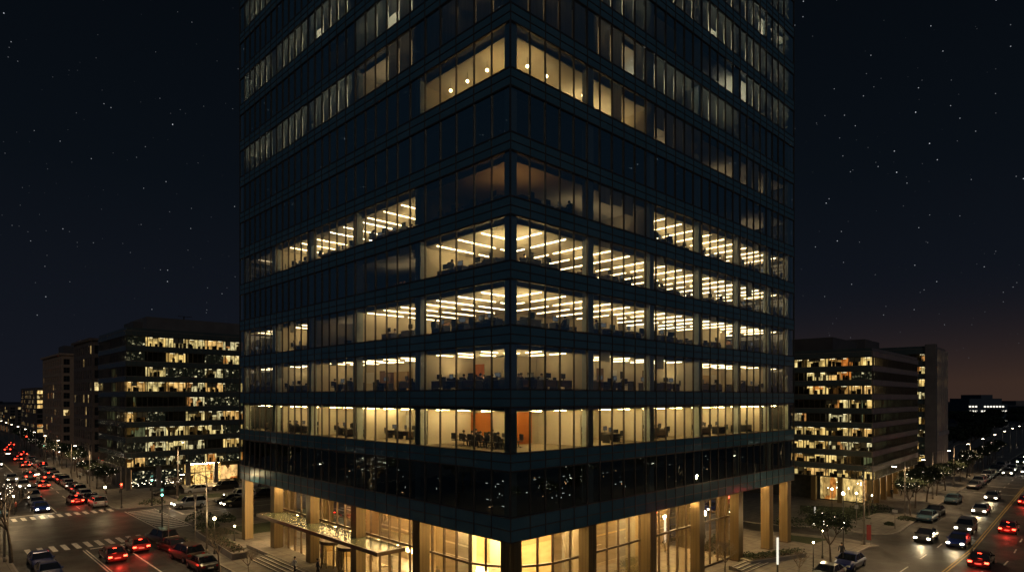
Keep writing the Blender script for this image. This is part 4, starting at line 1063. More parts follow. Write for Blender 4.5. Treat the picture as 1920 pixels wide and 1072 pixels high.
planter('long low granite planter stepping down beside the far tower columns', [(-1.9,50.2),(-2.9,36.0)], .75, -1.5)
planter('granite planter with clipped dark plants at the avenue corner of the plaza', [G(1408,1062),G(1512,1046)], .5, 1.3)
b = MB(); b.box(-1.25, 1.24, 8, 40.5, .124, .50, M['pave']); b.box(-1.3, -1.22, 8, 40.5, .42, .52, M['kerb']); struct(b.build('plaza_podium'))
def steps(label, x, y, n, w, tread, rz, rise=.095, top=.5):
    b2 = MB()
    for i in range(n):
        h = top-rise*(i+.0)-.012
        b2.box(0, w, -tread*(i+1), -tread*i, .124, h, M['pave']); b2.box(0, w, -tread*(i+1), -tread*(i+1)+.09, h, h+.012, M['paint'])
    tag(b2.build('stairs', None, (x,y,0), rz), label, 'steps')
steps('plaza steps with pale edges below the granite planter and entrance canopy', -1.32, 34.6, 4, 11.5, .42, -PI/2)
steps('short flight of steps by the last lobby column on the avenue', 28.5, -.6, 4, 5.0, .42, 0)
# ------------------------------------------------------------------ lamps, signals, posts
def street_lamp(label, loc, H=7.5, arm=1.8, rz=0, light=0, group='tall arm street lamps'):
    t = thing('street_lamp', label, 'street lamp', loc, rz, group)
    b = MB(); b.tube((0,0,0),(0,0,H),.10,.06,M['pole'],7); b.tube((0,0,0),(0,0,.5),.17,.14,M['pole'],7)
    pts = [(0,0,H-.1),(arm*.4,0,H+.35),(arm,0,H+.45)]
    for p, q in zip(pts, pts[1:]): b.tube(p, q, .045, .04, M['pole'], 5)
    b.build('pole', t)
    b = MB(); b.box(arm-.1, arm+.5, -.12, .12, H+.38, H+.50, M['poled']); hd = b.build('lamp_head', t)
    b = MB(); b.box(arm, arm+.4, -.08, .08, H+.34, H+.375, M['lampc']); b.build('lens', hd)
    if light: lamp('SPOT', (arm+.2, 0, H+.3), light*2.0, (1,.66,.33), None, .12, 150, t, 'lamp_light', .6)
    return t
def globe_lamp(label, loc, H=3.6, light=60, r=.16, mat='lampw', group='globe post lamps'):
    t = thing('globe_lamp', label, 'street lamp', loc, 0, group)
    b = MB(); b.tube((0,0,0),(0,0,H),.06,.045,M['poled'],6); b.tube((0,0,0),(0,0,.35),.12,.1,M['poled'],6); b.build('pole', t)
    b = MB(); b.ball((0,0,H+r), r, M[mat], 8, 6); b.build('lamp_shade', t)
    if light: lamp('POINT', (0,0,H+r+.25), light*1.5, (1,.72,.36), None, .15, None, t)
    return t
SLG = 'street lamps along the roads'
# visible lamps near
street_lamp('tall arm lamp above the west kerb queue of cars', (-21.0,64.5+14,.12), 8.6, 2.6, 0, 1500)
street_lamp('arm lamp by the west end of the lower crosswalk', (-21.0,51.5,.12), 8.2, 2.4, 0, 600)
street_lamp('tall plain lamp on the corner pavement left of the driveway', (49.2,-6.2,.12), 8.6, 2.8, -PI/2, 1500)
street_lamp('arm lamp above the lawn before the wide glass block', (3.7,81.5,.12), 9.0, 2.2, -PI/2, 1500)
street_lamp('arm lamp on the plaza kerb beside the parked red cars', (-5.3,40.8,.12), 8.2, 2.2, PI, 700)
for i in range(11):
    x = 72+i*20
    street_lamp(f'avenue street lamp, {ORD[i+1]} past the driveway on the tower side', (*bend(x,-5.4),.12), 7.6, 2.0, -PI/2, 900 if i < 4 else 0, SLG)
for i in range(12):
    x = 66+i*18
    street_lamp(f'avenue street lamp, {ORD[i+1]} along the far pavement', (*bend(x,-27.5),.12), 7.6, 2.4, PI/2, 900 if i < 4 else 0, SLG)
for i in range(12):
    street_lamp(f'street lamp, {ORD[i+1]} beyond the crossing on the glass block side', (*lb(-4.9,104+i*20),.12), 7.6, 2.0, PI, 900 if i < 4 else 0, SLG)
    street_lamp(f'street lamp, {ORD[i+1]} beyond the crossing on the west side', (*lb(-21.5,112+i*20),.12), 7.6, 2.2, 0, 900 if i < 4 else 0, SLG)
gl = [(25,1010-45,'globe lamp glowing yellow on the west corner',2.4,150),(197,957,'globe lamp glowing yellow before the signal with the red light',3.2,150),(1581,1064,'globe lamp on tall post at the avenue lawn edge',7.0,120),
      (1542,1048,'short globe lamp in the lawn behind the string-lit tree',2.6,120),(1525,1076,'short post lamp at the planter end beside the avenue pavement',2.8,50),(1606,975,'post lamp with small white globe by the driveway lawn',3.4,60),(1560,965,'dim globe lamp among the bushes before the low office block',3.4,60),
      (1635,962,'small white lamp at the low office block plaza edge',2.4,40),(402,1040,'yellow plaza lamp behind the bare forked tree',3.6,70),(440,1015,'small lamp on the granite planter',1.6,0)]
for (px, py, lab, H, pw_) in gl:
    globe_lamp(lab, (*G(px,py),.12), H, pw_, .15 if pw_ > 50 else .09)
gg = 'small warm lamps along the shopfronts'
for i in range(8): globe_lamp(f'small warm post lamp, {ORD[i+1]} past the glass block on the street pavement', (*lb(-2.2,118+i*11),.12), 2.8, 60 if i < 3 else 0, .14, 'lampc', gg)
for i in range(6): globe_lamp(f'small warm post lamp, {ORD[i+1]} along the low office block pavement', (*bend(92+i*9,-2.6),.12), 2.8, 70 if i < 3 else 0, .13, 'lampc', 'small warm lamps on the avenue')
# upright light tube
t = thing('light_bollard', 'slim upright glowing light tube at the plaza planter on the avenue', 'bollard', (*G(1458,1080),.12))
b = MB(); b.box(-.06,.06,-.06,.06,0,1.0,M['poled']); b.build('base', t); b = MB(); b.box(-.075,.075,-.075,.075,1.0,3.5,em('tube_light',(1,.92,.75),1.0,True)); b.build('lamp_shade', t)
t = thing('light_bollard', 'short pale light tube on the driveway lawn', 'bollard', (*G(1528,978),.12))
b = MB(); b.box(-.06,.06,-.06,.06,0,.4,M['poled']); b.build('base', t); b = MB(); b.box(-.07,.07,-.07,.07,.4,1.9,em('tube_dim',(1,.92,.75),.5)); b.build('lamp_shade', t)
def signal(label, loc, rz, H=5.0, arm=0, state='red', walk=True, light=40):
    t = thing('traffic_light', label, 'traffic light', loc, rz, 'traffic lights at the crossing')
    b = MB(); b.tube((0,0,0),(0,0,H),.09,.07,M['poled'],6); b.tube((0,0,0),(0,0,.4),.16,.14,M['poled'],6)
    if arm: b.tube((0,0,H-.3),(arm,0,H+.1),.06,.04,M['pole'],5)
    b.build('pole', t)
    def head(x, z):
        b = MB(); b.box(x-.17, x+.17, -.32, -.12, z-.52, z+.52, M['poled'])
        for i in range(3): b.box(x-.15, x+.15, -.5, -.32, z+.43-.33*i, z+.45-.33*i, M['poled'])
        h = b.build('signal_head', t)
        for i, (st, col) in enumerate((('red','red'),('amber','sigoff'),('green','grn'))):
            b = MB(); m_ = M[col] if st == state else M['sigoff']
            b.tube((x,-.30,z+.30-.33*i),(x,-.335,z+.30-.33*i),.115,.115,m_,10); b.build('lens', h)
    head(0, H-.3)
    if arm: head(arm-.2, H)
    if walk:
        b = MB(); b.box(-.3,-.1,-.1,.2,2.3,2.7,M['poled']); b.build('walk_signal', t)
    if light: lamp('POINT', (0,-.6,H-.1), light, (1,.08,.04) if state == 'red' else (.3,1,.8), None, .1, None, t)
    return t
V2C = lambda x, y: math.atan2(CAM[1]-y, CAM[0]-x)+PI/2
signal('traffic light showing red at the upper crosswalk corner', (-4.9,78.6,.12), V2C(-5,78), 3.6, 0, 'red', True, 120)
signal('traffic light with green lens at the plaza corner, mast tall', (-5.4,56.3,.12), V2C(-6,54), 5.2, 0, 'green', True, 14)
signal('second green traffic light on the far side of the plaza crosswalk', (-1.0,77.9,.12), V2C(-1,78), 4.6, 0, 'green', True, 8)
signal('dark signal mast over the west crosswalk', (-20.9,58.0,.12), V2C(-20.9,58)+.9, 5.6, 3.0, 'none', True, 0)
signal('traffic light showing red far down the busy street', (*lb(-5,205),.12), V2C(-5,205), 5.0, 0, 'red', False, 0)
signal('traffic light showing green beside the beige masonry tower', (*lb(-4.8,168),.12), V2C(-5,168), 5.0, 0, 'green', False, 0)
signal('green traffic light down the avenue by the far crosswalk', (*bend(163,-5.5),.12), V2C(160,0), 4.0, 0, 'green', False, 0)
def post(label, loc, H, sign=None, name='signpost'):
    t = thing(name, label, 'signpost', loc, V2C(loc[0],loc[1]))
    b = MB(); b.tube((0,0,0),(0,0,H),.05,.04,M['pole'],6); b.build('pole', t)
    if sign: b = MB(); b.box(-sign[0]/2, sign[0]/2, -.08, -.05, H-sign[1], H, M['plate'] if len(sign) < 3 else M[sign[2]]); b.build('sign_panel', t)
post('tall slim post between the parked red cars and shrub', (*G(316,1025),.12), 5.0)
post('tall slim post with small tree guard on the plaza', (*G(366,1043),.12), 6.4, (.3,.5,'poled'))
post('signpost with small plate at the corner past the driveway', (*G(1678,992),.12), 2.4, (.6,.35))
post('signpost with white plate on the driveway lawn', (*G(1606,985),.12), 2.6, (.4,.5))
post('slim pole standing at the west corner kerb', (-20.9,54.0,.12), 5.5)
t = thing('banner_stand', 'red banner wrapped round the foot of the corner lamp', 'banner', (*G(1633,1024),.12), V2C(50,-6))
b = MB(); b.tube((0,0,0),(0,0,2.6),.03,.03,M['poled'],5); b.build('pole', t)
b = MB(); b.box(-.42,.02,-.04,-.03,.6,2.3,pm('red_cloth',(.30,.05,.05),(.24,.04,.04),.8)); b.build('cloth', t)
for i, (px, py, tp, ps, lab) in enumerate([(1578,1050,'shirt_b','walk','person in dark coat walking on the avenue pavement by the string-lit tree'),(30,962,'shirt_r','stand','person in red coat waiting at the west corner'),(15,968,'shirt_b','stand','person in dark coat waiting at the west corner'),(150,900,'shirt_w','walk','person in white on the street pavement by the parked row'),(1672,935,'shirt_b','stand','person in dark coat under the low office block columns'),(1690,930,'shirt_w','walk','person in white walking past the low office block columns')]):
    person(ps, tp, 'trous', (*G(px,py),.125), rnd.uniform(0,6), lab, 'pedestrians on the pavements')

# ------------------------------------------------------------------ cars
def car_proto(kind, col, state):
    L, W, H = {'sedan':(4.6,1.82,1.42), 'suv':(4.7,1.9,1.72), 'hatch':(4.1,1.78,1.48)}[kind]
    pt = carpaint(*col)
    b = MB()
    belt = {'sedan':.90,'suv':1.05,'hatch':.92}[kind]; gnd = .22
    # lower body: lofted stations (x, half width, z top)
    st = {'sedan':[(-2.3,.72,.60,.42),(-2.22,.84,.82,.26),(-1.6,.91,.93,.22),(-.6,.91,.92,.22),(.7,.91,.90,.22),(1.5,.90,.84,.22),(2.1,.84,.72,.26),(2.3,.70,.55,.36)],
          'suv':[(-2.35,.78,.75,.5),(-2.28,.88,1.02,.32),(-1.6,.95,1.08,.28),(-.6,.95,1.07,.28),(.8,.95,1.05,.28),(1.6,.93,1.0,.28),(2.2,.88,.88,.32),(2.35,.75,.65,.42)],
          'hatch':[(-2.05,.74,.7,.45),(-1.98,.85,.93,.28),(-1.4,.89,.95,.24),(-.5,.89,.93,.24),(.6,.89,.91,.24),(1.3,.88,.86,.24),(1.9,.82,.74,.28),(2.05,.70,.56,.38)]}[kind]
    rings = []
    for (x, w, zt, zb) in st:
        rings.append([(x,-w*.92,zb),(x,-w,zb+(zt-zb)*.35),(x,-w,zb+(zt-zb)*.7),(x,-w*.93,zt-.02),(x,-w*.7,zt+.03),(x,w*.7,zt+.03),(x,w*.93,zt-.02),(x,w,zb+(zt-zb)*.7),(x,w,zb+(zt-zb)*.35),(x,w*.92,zb)])
    for r0, r1 in zip(rings, rings[1:]):
        for i in range(len(r0)):
            j = (i+1) % len(r0); b.face([r0[i], r0[j], r1[j], r1[i]], pt, i not in (9,))
    b.face(rings[0][::-1], pt); b.face(rings[-1], pt)
    # cabin
    cb = {'sedan':(-1.75,1.05,-.95,.25),'suv':(-2.2,1.05,-1.85,.45),'hatch':(-1.95,.95,-1.4,.25)}[kind]
    xr, xf, tr_, tf = cb; w0, w1 = W/2*.93, W/2*.74; zt = H-.05; z0 = belt-.02
    A = [(xr,-w0,z0),(xf,-w0,z0),(xf,w0,z0),(xr,w0,z0)]; B = [(tr_,-w1,zt),(tf,-w1,zt),(tf,w1,zt),(tr_,w1,zt)]
    gmb = MB()
    for i in range(4):
        j = (i+1) % 4; gmb.face([A[i],A[j],B[j],B[i]], M['cglas'])
    rf = [(tr_-.02,-w1-.01,zt-.01),(tf+.04,-w1-.01,zt-.01),(tf+.04,w1+.01,zt-.01),(tr_-.02,w1+.01,zt-.01)]
    rt = [(tr_+.15,-w1+.1,H),(tf-.1,-w1+.1,H),(tf-.1,w1-.1,H),(tr_+.15,w1-.1,H)]
    for i in range(4):
        j = (i+1) % 4; b.face([rf[i],rf[j],rt[j],rt[i]], pt, True)
    b.face(rt, pt)
    for s in (-1, 1):
        for (p, q) in ((A[0],B[0]),(A[1],B[1])): b.tube((p[0],s*abs(p[1])*-1,p[2]),(q[0],s*abs(q[1])*-1,q[2]),.045,.04,pt,4)
        xm = (xr+xf)/2-.1; b.tube((xm,s*(w0+.0),z0),(xm-.05,s*(w1+.01),zt),.035,.035,pt,4)
        b.box(xf-.25, xf-.08, s*(W/2+.02)-.07, s*(W/2+.02)+.07, belt, belt+.12, pt)
    wh = []
    for sx in (-L/2+.85, L/2-.88):
        for s in (-1, 1):
            w = MB(); w.tube((sx,s*(W/2-.2),.32),(sx,s*(W/2+.01),.32),.32,.32,M['tyre'],14); w2 = MB(); w2.tube((sx,s*(W/2-.0),.32),(sx,s*(W/2+.02),.32),.2,.19,M['rim'],10); wh.append((w, w2))
    hlz = .62 if kind != 'suv' else .78; lights = []
    HL = M['hl'] if state == 'to' else M['hlp']; TL = M['tl'] if state == 'away' else M['tlp']
    for s in (-1, 1):
        h = MB(); xf_ = st[-1][0]; h.box(xf_-.14, xf_+.012, s*(W/2*.70)-.17, s*(W/2*.70)+.13, hlz-.08, hlz+.07, HL)
        l = MB(); xr_ = st[0][0]; l.box(xr_-.012, xr_+.14, s*(W/2*.72)-.17, s*(W/2*.72)+.15, hlz, hlz+.16, TL); lights.append((h, l))
    bl = MB(); xr_ = st[0][0]; bl.box(xr_-.02, xr_+.02, -.26, .26, hlz-.12, hlz, M['plate'])
    g2_ = MB(); g2_.box(st[-1][0]-.05, st[-1][0]+.02, -.5, .5, .42, .56, M['black'])
    hi = MB(); hi.box(tr_-.08, tr_+.02, -.16, .16, zt-.06, zt-.02, TL)
    return b, gmb, wh, lights, bl, g2_, hi
CP = {}
def make_car(kind, col, state, loc, rz, label, group, full=True):
    k = (kind, col[0], state, full)
    if k not in CP:
        b, gmb, wh, lights, bl, g2_, hi = car_proto(kind, col, state)
        if full: CP[k] = dict(body=b.mesh('body'), glass=gmb.mesh('car_window'), wh=[(w.mesh('wheel'), r.mesh('rim')) for w, r in wh], lt=[(h.mesh('headlight'), l.mesh('taillight')) for h, l in lights], pl=bl.mesh('number_plate'), gr=g2_.mesh('grille'), hi=hi.mesh('brake_light'))
        else:
            a = MB()
            for mb in [b, gmb, bl, g2_, hi]+[q for p in wh for q in p]+[q for p in lights for q in p]:
                off = len(a.v); a.v += mb.v
                for f_, m_, s_ in zip(mb.f, mb.m, mb.sm): a.f.append(tuple(i+off for i in f_)); a.m.append(a.mi(mb.mats[m_])); a.sm.append(s_)
            CP[k] = a.mesh('car')
    P = CP[k]; z = .0
    if not full:
        o = bpy.data.objects.new('car', P); COL.objects.link(o); o.location = (*loc, z); o.rotation_euler = (0,0,rz); return tag(o, label, 'car', group)
    t = thing('car', label, 'car', (*loc, z), rz, group)
    def ad(nm, me, par=t): o = bpy.data.objects.new(nm, me); COL.objects.link(o); o.parent = par; return o
    ad('body', P['body']); ad('car_window', P['glass'])
    for w, r in P['wh']: ad('rim', r, ad('wheel', w))
    for h, l in P['lt']: ad('headlight', h); ad('taillight', l)
    ad('number_plate', P['pl']); ad('grille', P['gr']); ad('brake_light', P['hi'])
    return t
RED = ('red',(.16,.012,.010)); BLK = ('black',(.012,.012,.014)); BLU = ('blue',(.004,.018,.15)); SIL = ('silver',(.33,.34,.35)); WHT = ('white',(.55,.55,.53)); GRY = ('grey',(.09,.095,.10)); TEA = ('teal',(.03,.10,.15))
N_, S_, E_, W_ = PI/2, -PI/2, 0, PI
def taillit(t, p=30): lamp('POINT', (-2.95,0,.6), p*.45, (1,.05,.03), None, .25, None, t)
def headlit(t, p=900): 
    lamp('SPOT', (2.42,0,.72), p*.2, (1,.76,.40), (0, math.radians(-84), 0), .12, 80, t, 'headlight_beam', 1)
C = make_car
a = C('sedan', RED, 'away', (-12.9,45.6), N_, 'red sedan with lit tail lights waiting left of the two before the lower crosswalk', 'cars braking at the lower crosswalk'); taillit(a, 90)
a = C('hatch', RED, 'away', (-10.0,48.4), N_-.03, 'red hatchback with lit tail lights, stopped nearer the plaza at the lower crosswalk', 'cars braking at the lower crosswalk'); taillit(a, 90)
gp = 'cars parked along the plaza kerb'
C('suv', ('maroon',(.030,.007,.008)), 'park', (-7.1,50.2), N_+.15, 'dark red car parked first from the crossing at the plaza kerb', gp)
C('sedan', ('maroon',(.030,.007,.008)), 'park', (-7.3,45.4), N_+.12, 'maroon sedan parked second from the crossing at the plaza kerb', gp)
C('suv', ('maroon',(.030,.007,.008)), 'park', (-7.4,40.4), N_+.10, 'maroon car parked third from the crossing at the plaza kerb', gp)
C('sedan', BLK, 'park', (-7.5,35.3), N_, 'black sedan parked last at the plaza kerb, cut by the picture edge', gp)
C('sedan', BLU, 'park', (-18.6,47.6), S_, 'dark blue sedan parked at the west kerb below the crosswalk, upper one', 'blue cars at the west kerb')
C('sedan', BLU, 'park', (-18.7,42.2), S_, 'dark blue sedan parked at the west kerb, lowest one', 'blue cars at the west kerb')
gq = 'queue of oncoming cars above the crossing'
a = C('sedan', BLU, 'to', (-13.9,84.6), S_, 'blue sedan with bright headlights first in the oncoming queue', gq); headlit(a, 900)
a = C('sedan', SIL, 'to', (-13.6,91.0), S_, 'silver sedan with headlights on, second in the oncoming queue', gq); headlit(a, 500)
a = C('suv', WHT, 'to', (-13.2,98.0), S_, 'white car with headlights on, third in the oncoming queue', gq); headlit(a, 500)
C('sedan', BLK, 'park', (-12.8,105), S_, 'black sedan with dark lamps, fourth in the oncoming queue', gq)
C('suv', SIL, 'to', (-12.6,115), S_, 'silver car with headlights on, fifth in the oncoming queue', gq)
a = C('sedan', TEA, 'park', (-18.6,84.5), S_, 'teal sedan parked at the west kerb above the crossing', 'cars parked at the west kerb above the crossing')
C('suv', BLK, 'park', (-18.5,90.5), S_, 'black car parked second above the crossing at the west kerb', 'cars parked at the west kerb above the crossing')
C('sedan', GRY, 'park', (-18.3,96.8), S_, 'grey sedan parked third above the crossing at the west kerb', 'cars parked at the west kerb above the crossing')
C('hatch', BLK, 'park', (-18.1,103), S_, 'black hatchback parked fourth above the crossing at the west kerb', 'cars parked at the west kerb above the crossing')
ga = 'red-lit cars driving away up the street'
a = C('sedan', RED, 'away', (-8.9,89.5), N_, 'red sedan driving away just above the upper crosswalk', ga); taillit(a, 70)
a = C('sedan', BLK, 'away', (-9.9,114), N_, 'black sedan with red tail lights beside the fourth queueing car', ga); taillit(a, 60)
for i, (x, y) in enumerate([(-7.4,127),(-9.9,131),(-6.8,152),(-9.3,160),(-9.2,180),(-6.6,196),(-8.6,220),(-5.8,245)]):
    C(rnd.choice(('sedan','suv')), rnd.choice((RED,BLK,GRY)), 'away', lb(x,y) if y > 140 else (x,y), N_, f'car showing red tail lights, {ORD[i+3]} away up the busy street', ga, y < 140)
for i in range(8):
    y = 130+i*17+rnd.uniform(-2,2)
    C(rnd.choice(('sedan','suv')), rnd.choice((SIL,BLK,GRY)), 'to', lb(-14.2+(i % 2)*-2.4,y), S_, f'oncoming car with headlights, {ORD[i+6]} up the busy street', gq, y < 140)
gk = 'cars parked along the glass block kerb'
for i in range(16):
    y = 84+i*5.9
    C(('suv','sedan','hatch')[i % 3], (SIL,BLK,WHT,GRY,BLK)[i % 5], 'park', lb(-7.0,y), N_, f"{('silver','black','white','grey','black')[i%5]} {('car','sedan','hatchback')[i%3]} parked {ORD[i+1]} beyond the upper crosswalk at the glass block kerb", gk, y < 140)
gc = 'cars on the side road before the glass block'
a = C('suv', SIL, 'to', (2.8,72.9), W_, 'silver car with headlights waiting at the side road stop line', gc); headlit(a, 300)
C('sedan', BLK, 'to', (8.6,69.3), W_, 'black sedan second in line on the side road', gc)
C('sedan', BLK, 'park', (8.8,73.2), W_, 'black sedan with a low roof on the side road, behind the silver car', gc)
a = C('suv', WHT, 'to', (11.5,76.0), W_-.1, 'white car with bright headlights on the side road behind a white plate', gc)
for i in range(5): C(('sedan','suv')[i % 2], (BLK,GRY,SIL)[i % 3], 'park', (15+i*5.6,75.8), W_, f"{('black','grey','silver')[i%3]} car parked {ORD[i+1]} along the side road seen past the far column", gc)
for i in range(4): C(('suv','sedan')[i % 2], (BLK,SIL)[i % 2], 'park', (4+i*4.6,88.0), W_, f"{('black','silver')[i%2]} car standing {ORD[i+1]} on the drive before the wide glass block", 'cars before the wide glass block')
# avenue
C('sedan', BLU, 'park', (38.3,-8.2), W_, 'blue sedan parked at the avenue kerb by the lawn', 'cars parked along the avenue kerb')
C('sedan', GRY, 'park', (32.5,-8.2), W_, 'grey sedan parked behind the blue one at the bottom edge', 'cars parked along the avenue kerb')
C('sedan', TEA, 'park', bend(71.2,-8.2), W_, 'teal sedan parked first past the driveway corner', 'cars parked along the avenue kerb')
C('sedan', BLK, 'park', bend(76.6,-8.2), W_, 'black sedan parked right behind the teal one', 'cars parked along the avenue kerb')
C('sedan', TEA, 'park', bend(91,-8.3), W_, 'teal sedan parked alone halfway along the avenue kerb', 'cars parked along the avenue kerb')
for i in range(9): C(('sedan','suv')[i % 2], (GRY,SIL,BLK)[i % 3], 'park', bend(113+i*6.2,-8.4), W_, f"{('grey','silver','black')[i%3]} car parked {ORD[i+1]} beyond the first avenue crosswalk", 'cars parked along the avenue kerb', i < 3)
go = 'oncoming cars on the avenue'
a = C('sedan', BLK, 'to', (57.2,-10.4), W_+.04, 'black sedan with headlights nearest the driveway mouth', go); headlit(a, 1500)
a = C('sedan', BLU, 'to', (56.9,-13.6), W_+.04, 'blue car with headlights beside the yellow line, lowest oncoming one', go); headlit(a, 1500)
a = C('suv', GRY, 'to', (66.2,-12.6), W_+.04, 'grey car with headlights just behind the lowest blue one', go); headlit(a, 1000)
a = C('sedan', SIL, 'to', (83,-11.4), W_+.05, 'silver sedan with headlights in the middle of the avenue', go); headlit(a, 1200)
a = C('sedan', GRY, 'to', (99,-10.3), W_+.05, 'dark sedan with dazzling headlights behind the silver one', go); headlit(a, 1200)
for i, (x, y) in enumerate([(141,-11),(146,-13.8),(150,-10.8),(158,-13.6),(172,-11),(180,-13.6),(192,-11),(205,-13.8),(218,-11),(230,-13.5),(245,-11)]):
    C(rnd.choice(('sedan','suv')), rnd.choice((SIL,GRY,BLK)), 'to', bend(x,y), W_+.05, f'far oncoming car with headlights, {ORD[i+1]} beyond the avenue crosswalk', go, x < 155)
gr_ = 'cars driving away on the avenue'
a = C('sedan', ('maroon',(.030,.007,.008)), 'away', (48.6,-17.0), .05, 'red sedan with a lit plate driving away beside the yellow line, lowest one', gr_); taillit(a, 120)
a = C('sedan', RED, 'away', (70,-16.3), .05, 'red sedan driving away in the middle of the avenue', gr_); taillit(a, 120)
a = C('hatch', RED, 'away', (97,-14.8), .05, 'red hatchback driving away near the first avenue crosswalk', gr_); taillit(a, 100)
a = C('sedan', RED, 'away', (76,-19.6), .05, 'red sedan cut by the right edge of the picture', gr_); taillit(a, 100)
C('sedan', GRY, 'park', (47.5,-22.5), .05, 'dark car at the bottom right in the far lane', gr_)
for i, (x, y) in enumerate([(125,-16.6),(133,-19.8),(152,-17),(168,-20),(185,-17),(210,-20),(236,-17)]):
    C(rnd.choice(('sedan','suv')), rnd.choice((RED,BLK)), 'away', bend(x,y), .05, f'far car with red tail lights, {ORD[i+1]} away beyond the avenue crosswalk', gr_, x < 155)

# ------------------------------------------------------------------ sky, light, camera
w = bpy.data.worlds.new('World'); S.world = w; w.use_nodes = True; t = w.node_tree; t.nodes.clear()
out = t.nodes.new('ShaderNodeOutputWorld'); bg = t.nodes.new('ShaderNodeBackground'); t.links.new(bg.outputs[0], out.inputs[0])
tc = t.nodes.new('ShaderNodeTexCoord'); sx = t.nodes.new('ShaderNodeSeparateXYZ'); t.links.new(tc.outputs['Generated'], sx.inputs[0])
base = t.nodes.new('ShaderNodeValToRGB'); e = base.color_ramp.elements
e[0].position = 0; e[0].color = (.0078,.0088,.0140,1); e[1].position = .62; e[1].color = (.0014,.0025,.0040,1)
q = e.new(.12); q.color = (.0056,.0072,.0118,1); q = e.new(.30); q.color = (.0030,.0048,.0078,1)
t.links.new(sx.outputs['Z'], base.inputs[0])
# after-glow low in the direction of the avenue
dt = t.nodes.new('ShaderNodeVectorMath'); dt.operation = 'DOT_PRODUCT'; t.links.new(tc.outputs['Generated'], dt.inputs[0])
dt.inputs[1].default_value = (math.cos(math.radians(0)), math.sin(math.radians(0)), 0)
m1 = t.nodes.new('ShaderNodeMapRange'); m1.inputs[1].default_value = .72; m1.inputs[2].default_value = 1.0; t.links.new(dt.outputs['Value'], m1.inputs[0])
m2 = t.nodes.new('ShaderNodeMapRange'); m2.inputs[1].default_value = .19; m2.inputs[2].default_value = 0.02; t.links.new(sx.outputs['Z'], m2.inputs[0])
p2 = t.nodes.new('ShaderNodeMath'); p2.operation = 'POWER'; p2.inputs[1].default_value = 2.8; t.links.new(m2.outputs[0], p2.inputs[0])
mm = t.nodes.new('ShaderNodeMath'); mm.operation = 'MULTIPLY'; t.links.new(m1.outputs[0], mm.inputs[0]); t.links.new(p2.outputs[0], mm.inputs[1])
gm = t.nodes.new('ShaderNodeMix'); gm.data_type = 'RGBA'; gm.blend_type = 'ADD'; t.links.new(mm.outputs[0], gm.inputs[0]); t.links.new(base.outputs[0], gm.inputs[6]); gm.inputs[7].default_value = (.034,.0145,.003,1)
# unseen half of the sky brightened blue to lift the facade reflections
dt2 = t.nodes.new('ShaderNodeVectorMath'); dt2.operation = 'DOT_PRODUCT'; t.links.new(tc.outputs['Generated'], dt2.inputs[0]); dt2.inputs[1].default_value = (FW[0], FW[1], 0)
m5 = t.nodes.new('ShaderNodeMapRange'); m5.inputs[1].default_value = .58; m5.inputs[2].default_value = .30; t.links.new(dt2.outputs['Value'], m5.inputs[0])
m6 = t.nodes.new('ShaderNodeMapRange'); m6.inputs[1].default_value = -.02; m6.inputs[2].default_value = .05; t.links.new(sx.outputs['Z'], m6.inputs[0])
m7 = t.nodes.new('ShaderNodeMath'); m7.operation = 'MULTIPLY'; t.links.new(m5.outputs[0], m7.inputs[0]); t.links.new(m6.outputs[0], m7.inputs[1])
gm2 = t.nodes.new('ShaderNodeMix'); gm2.data_type = 'RGBA'; gm2.blend_type = 'ADD'; t.links.new(m7.outputs[0], gm2.inputs[0]); t.links.new(gm.outputs[2], gm2.inputs[6]); gm2.inputs[7].default_value = (.005,.011,.019,1)
gm = gm2
# stars
vo = t.nodes.new('ShaderNodeTexVoronoi'); vo.inputs['Scale'].default_value = 122; t.links.new(tc.outputs['Generated'], vo.inputs['Vector'])
lt = t.nodes.new('ShaderNodeMapRange'); lt.inputs[1].default_value = .088; lt.inputs[2].default_value = .02; t.links.new(vo.outputs['Distance'], lt.inputs[0])
sc_ = t.nodes.new('ShaderNodeSeparateColor'); t.links.new(vo.outputs['Color'], sc_.inputs[0])
pw = t.nodes.new('ShaderNodeMath'); pw.operation = 'POWER'; pw.inputs[1].default_value = 5; t.links.new(sc_.outputs[0], pw.inputs[0])
ml = t.nodes.new('ShaderNodeMath'); ml.operation = 'MULTIPLY'; t.links.new(lt.outputs[0], ml.inputs[0]); t.links.new(pw.outputs[0], ml.inputs[1])
mz = t.nodes.new('ShaderNodeMapRange'); mz.inputs[1].default_value = .04; mz.inputs[2].default_value = .22; t.links.new(sx.outputs['Z'], mz.inputs[0])
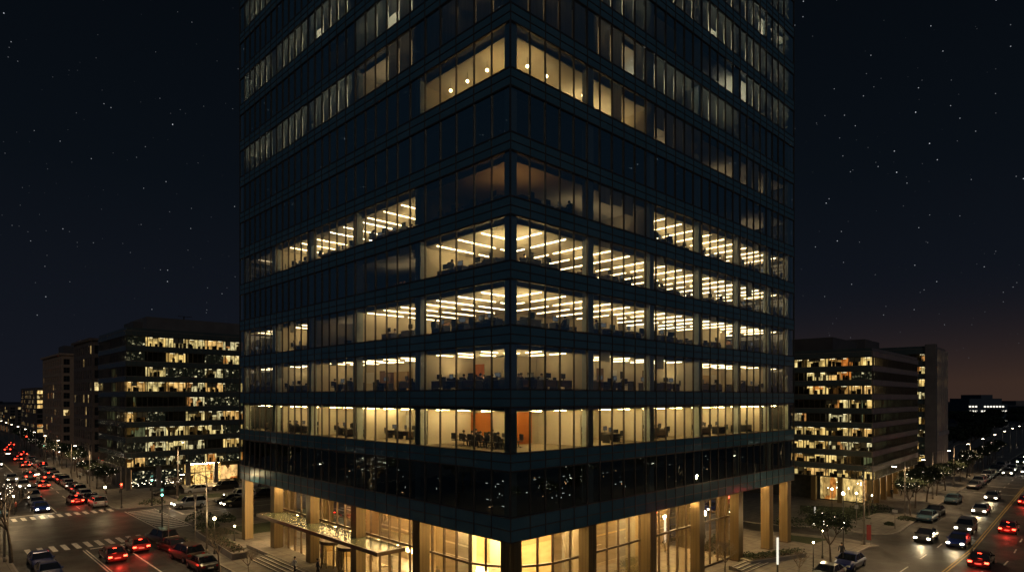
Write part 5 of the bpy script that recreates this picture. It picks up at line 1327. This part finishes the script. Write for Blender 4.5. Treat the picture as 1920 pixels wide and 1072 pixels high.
m3 = t.nodes.new('ShaderNodeMath'); m3.operation = 'MULTIPLY'; t.links.new(ml.outputs[0], m3.inputs[0]); t.links.new(mz.outputs[0], m3.inputs[1])
m4 = t.nodes.new('ShaderNodeMath'); m4.operation = 'MULTIPLY'; m4.inputs[1].default_value = 1.15; t.links.new(m3.outputs[0], m4.inputs[0])
sa = t.nodes.new('ShaderNodeMix'); sa.data_type = 'RGBA'; sa.blend_type = 'ADD'; t.links.new(m4.outputs[0], sa.inputs[0]); sa.clamp_factor = False
t.links.new(gm.outputs[2], sa.inputs[6]); sa.inputs[7].default_value = (.85,.9,1,1)
t.links.new(sa.outputs[2], bg.inputs[0]); bg.inputs[1].default_value = 1.0
w.cycles.sampling_method = 'NONE'
# faint sun lamp added as fill, standing in for city glow on facades
l = bpy.data.lights.new('fill_sun', 'SUN'); l.energy = .13; l.color = (1,.86,.76); l.angle = math.radians(14)
o = bpy.data.objects.new('fill_sun', l); COL.objects.link(o); o.rotation_euler = Vector((.62,.74,-.32)).to_track_quat('-Z','Y').to_euler()

cd = bpy.data.cameras.new('camera'); co_ = bpy.data.objects.new('camera', cd); COL.objects.link(co_)
cd.sensor_width = 36; cd.lens = 36*FPX/1920; cd.clip_end = 4000; cd.clip_start = .1
cd.shift_y = (HZ-536)/1920
co_.location = (CAM[0], CAM[1], CH); co_.rotation_euler = (PI/2, 0, AL-PI/2)
S.camera = co_
S.view_settings.view_transform = 'Standard'; S.view_settings.look = 'None'; S.view_settings.exposure = 0; S.view_settings.gamma = 1
cy = S.cycles
cy.use_denoising = True; cy.denoiser = 'OPENIMAGEDENOISE'
cy.max_bounces = 10; cy.diffuse_bounces = 3; cy.glossy_bounces = 3; cy.transparent_max_bounces = 24; cy.transmission_bounces = 4
cy.sample_clamp_indirect = 3; cy.use_light_tree = True; cy.caustics_reflective = False; cy.caustics_refractive = False
for o in bpy.data.objects:
    if o.parent and o.type == 'EMPTY': o.empty_display_size = .2
dl = {k: v for k, v in USED.items() if v > 1}
print('repeat labels:', len(dl))
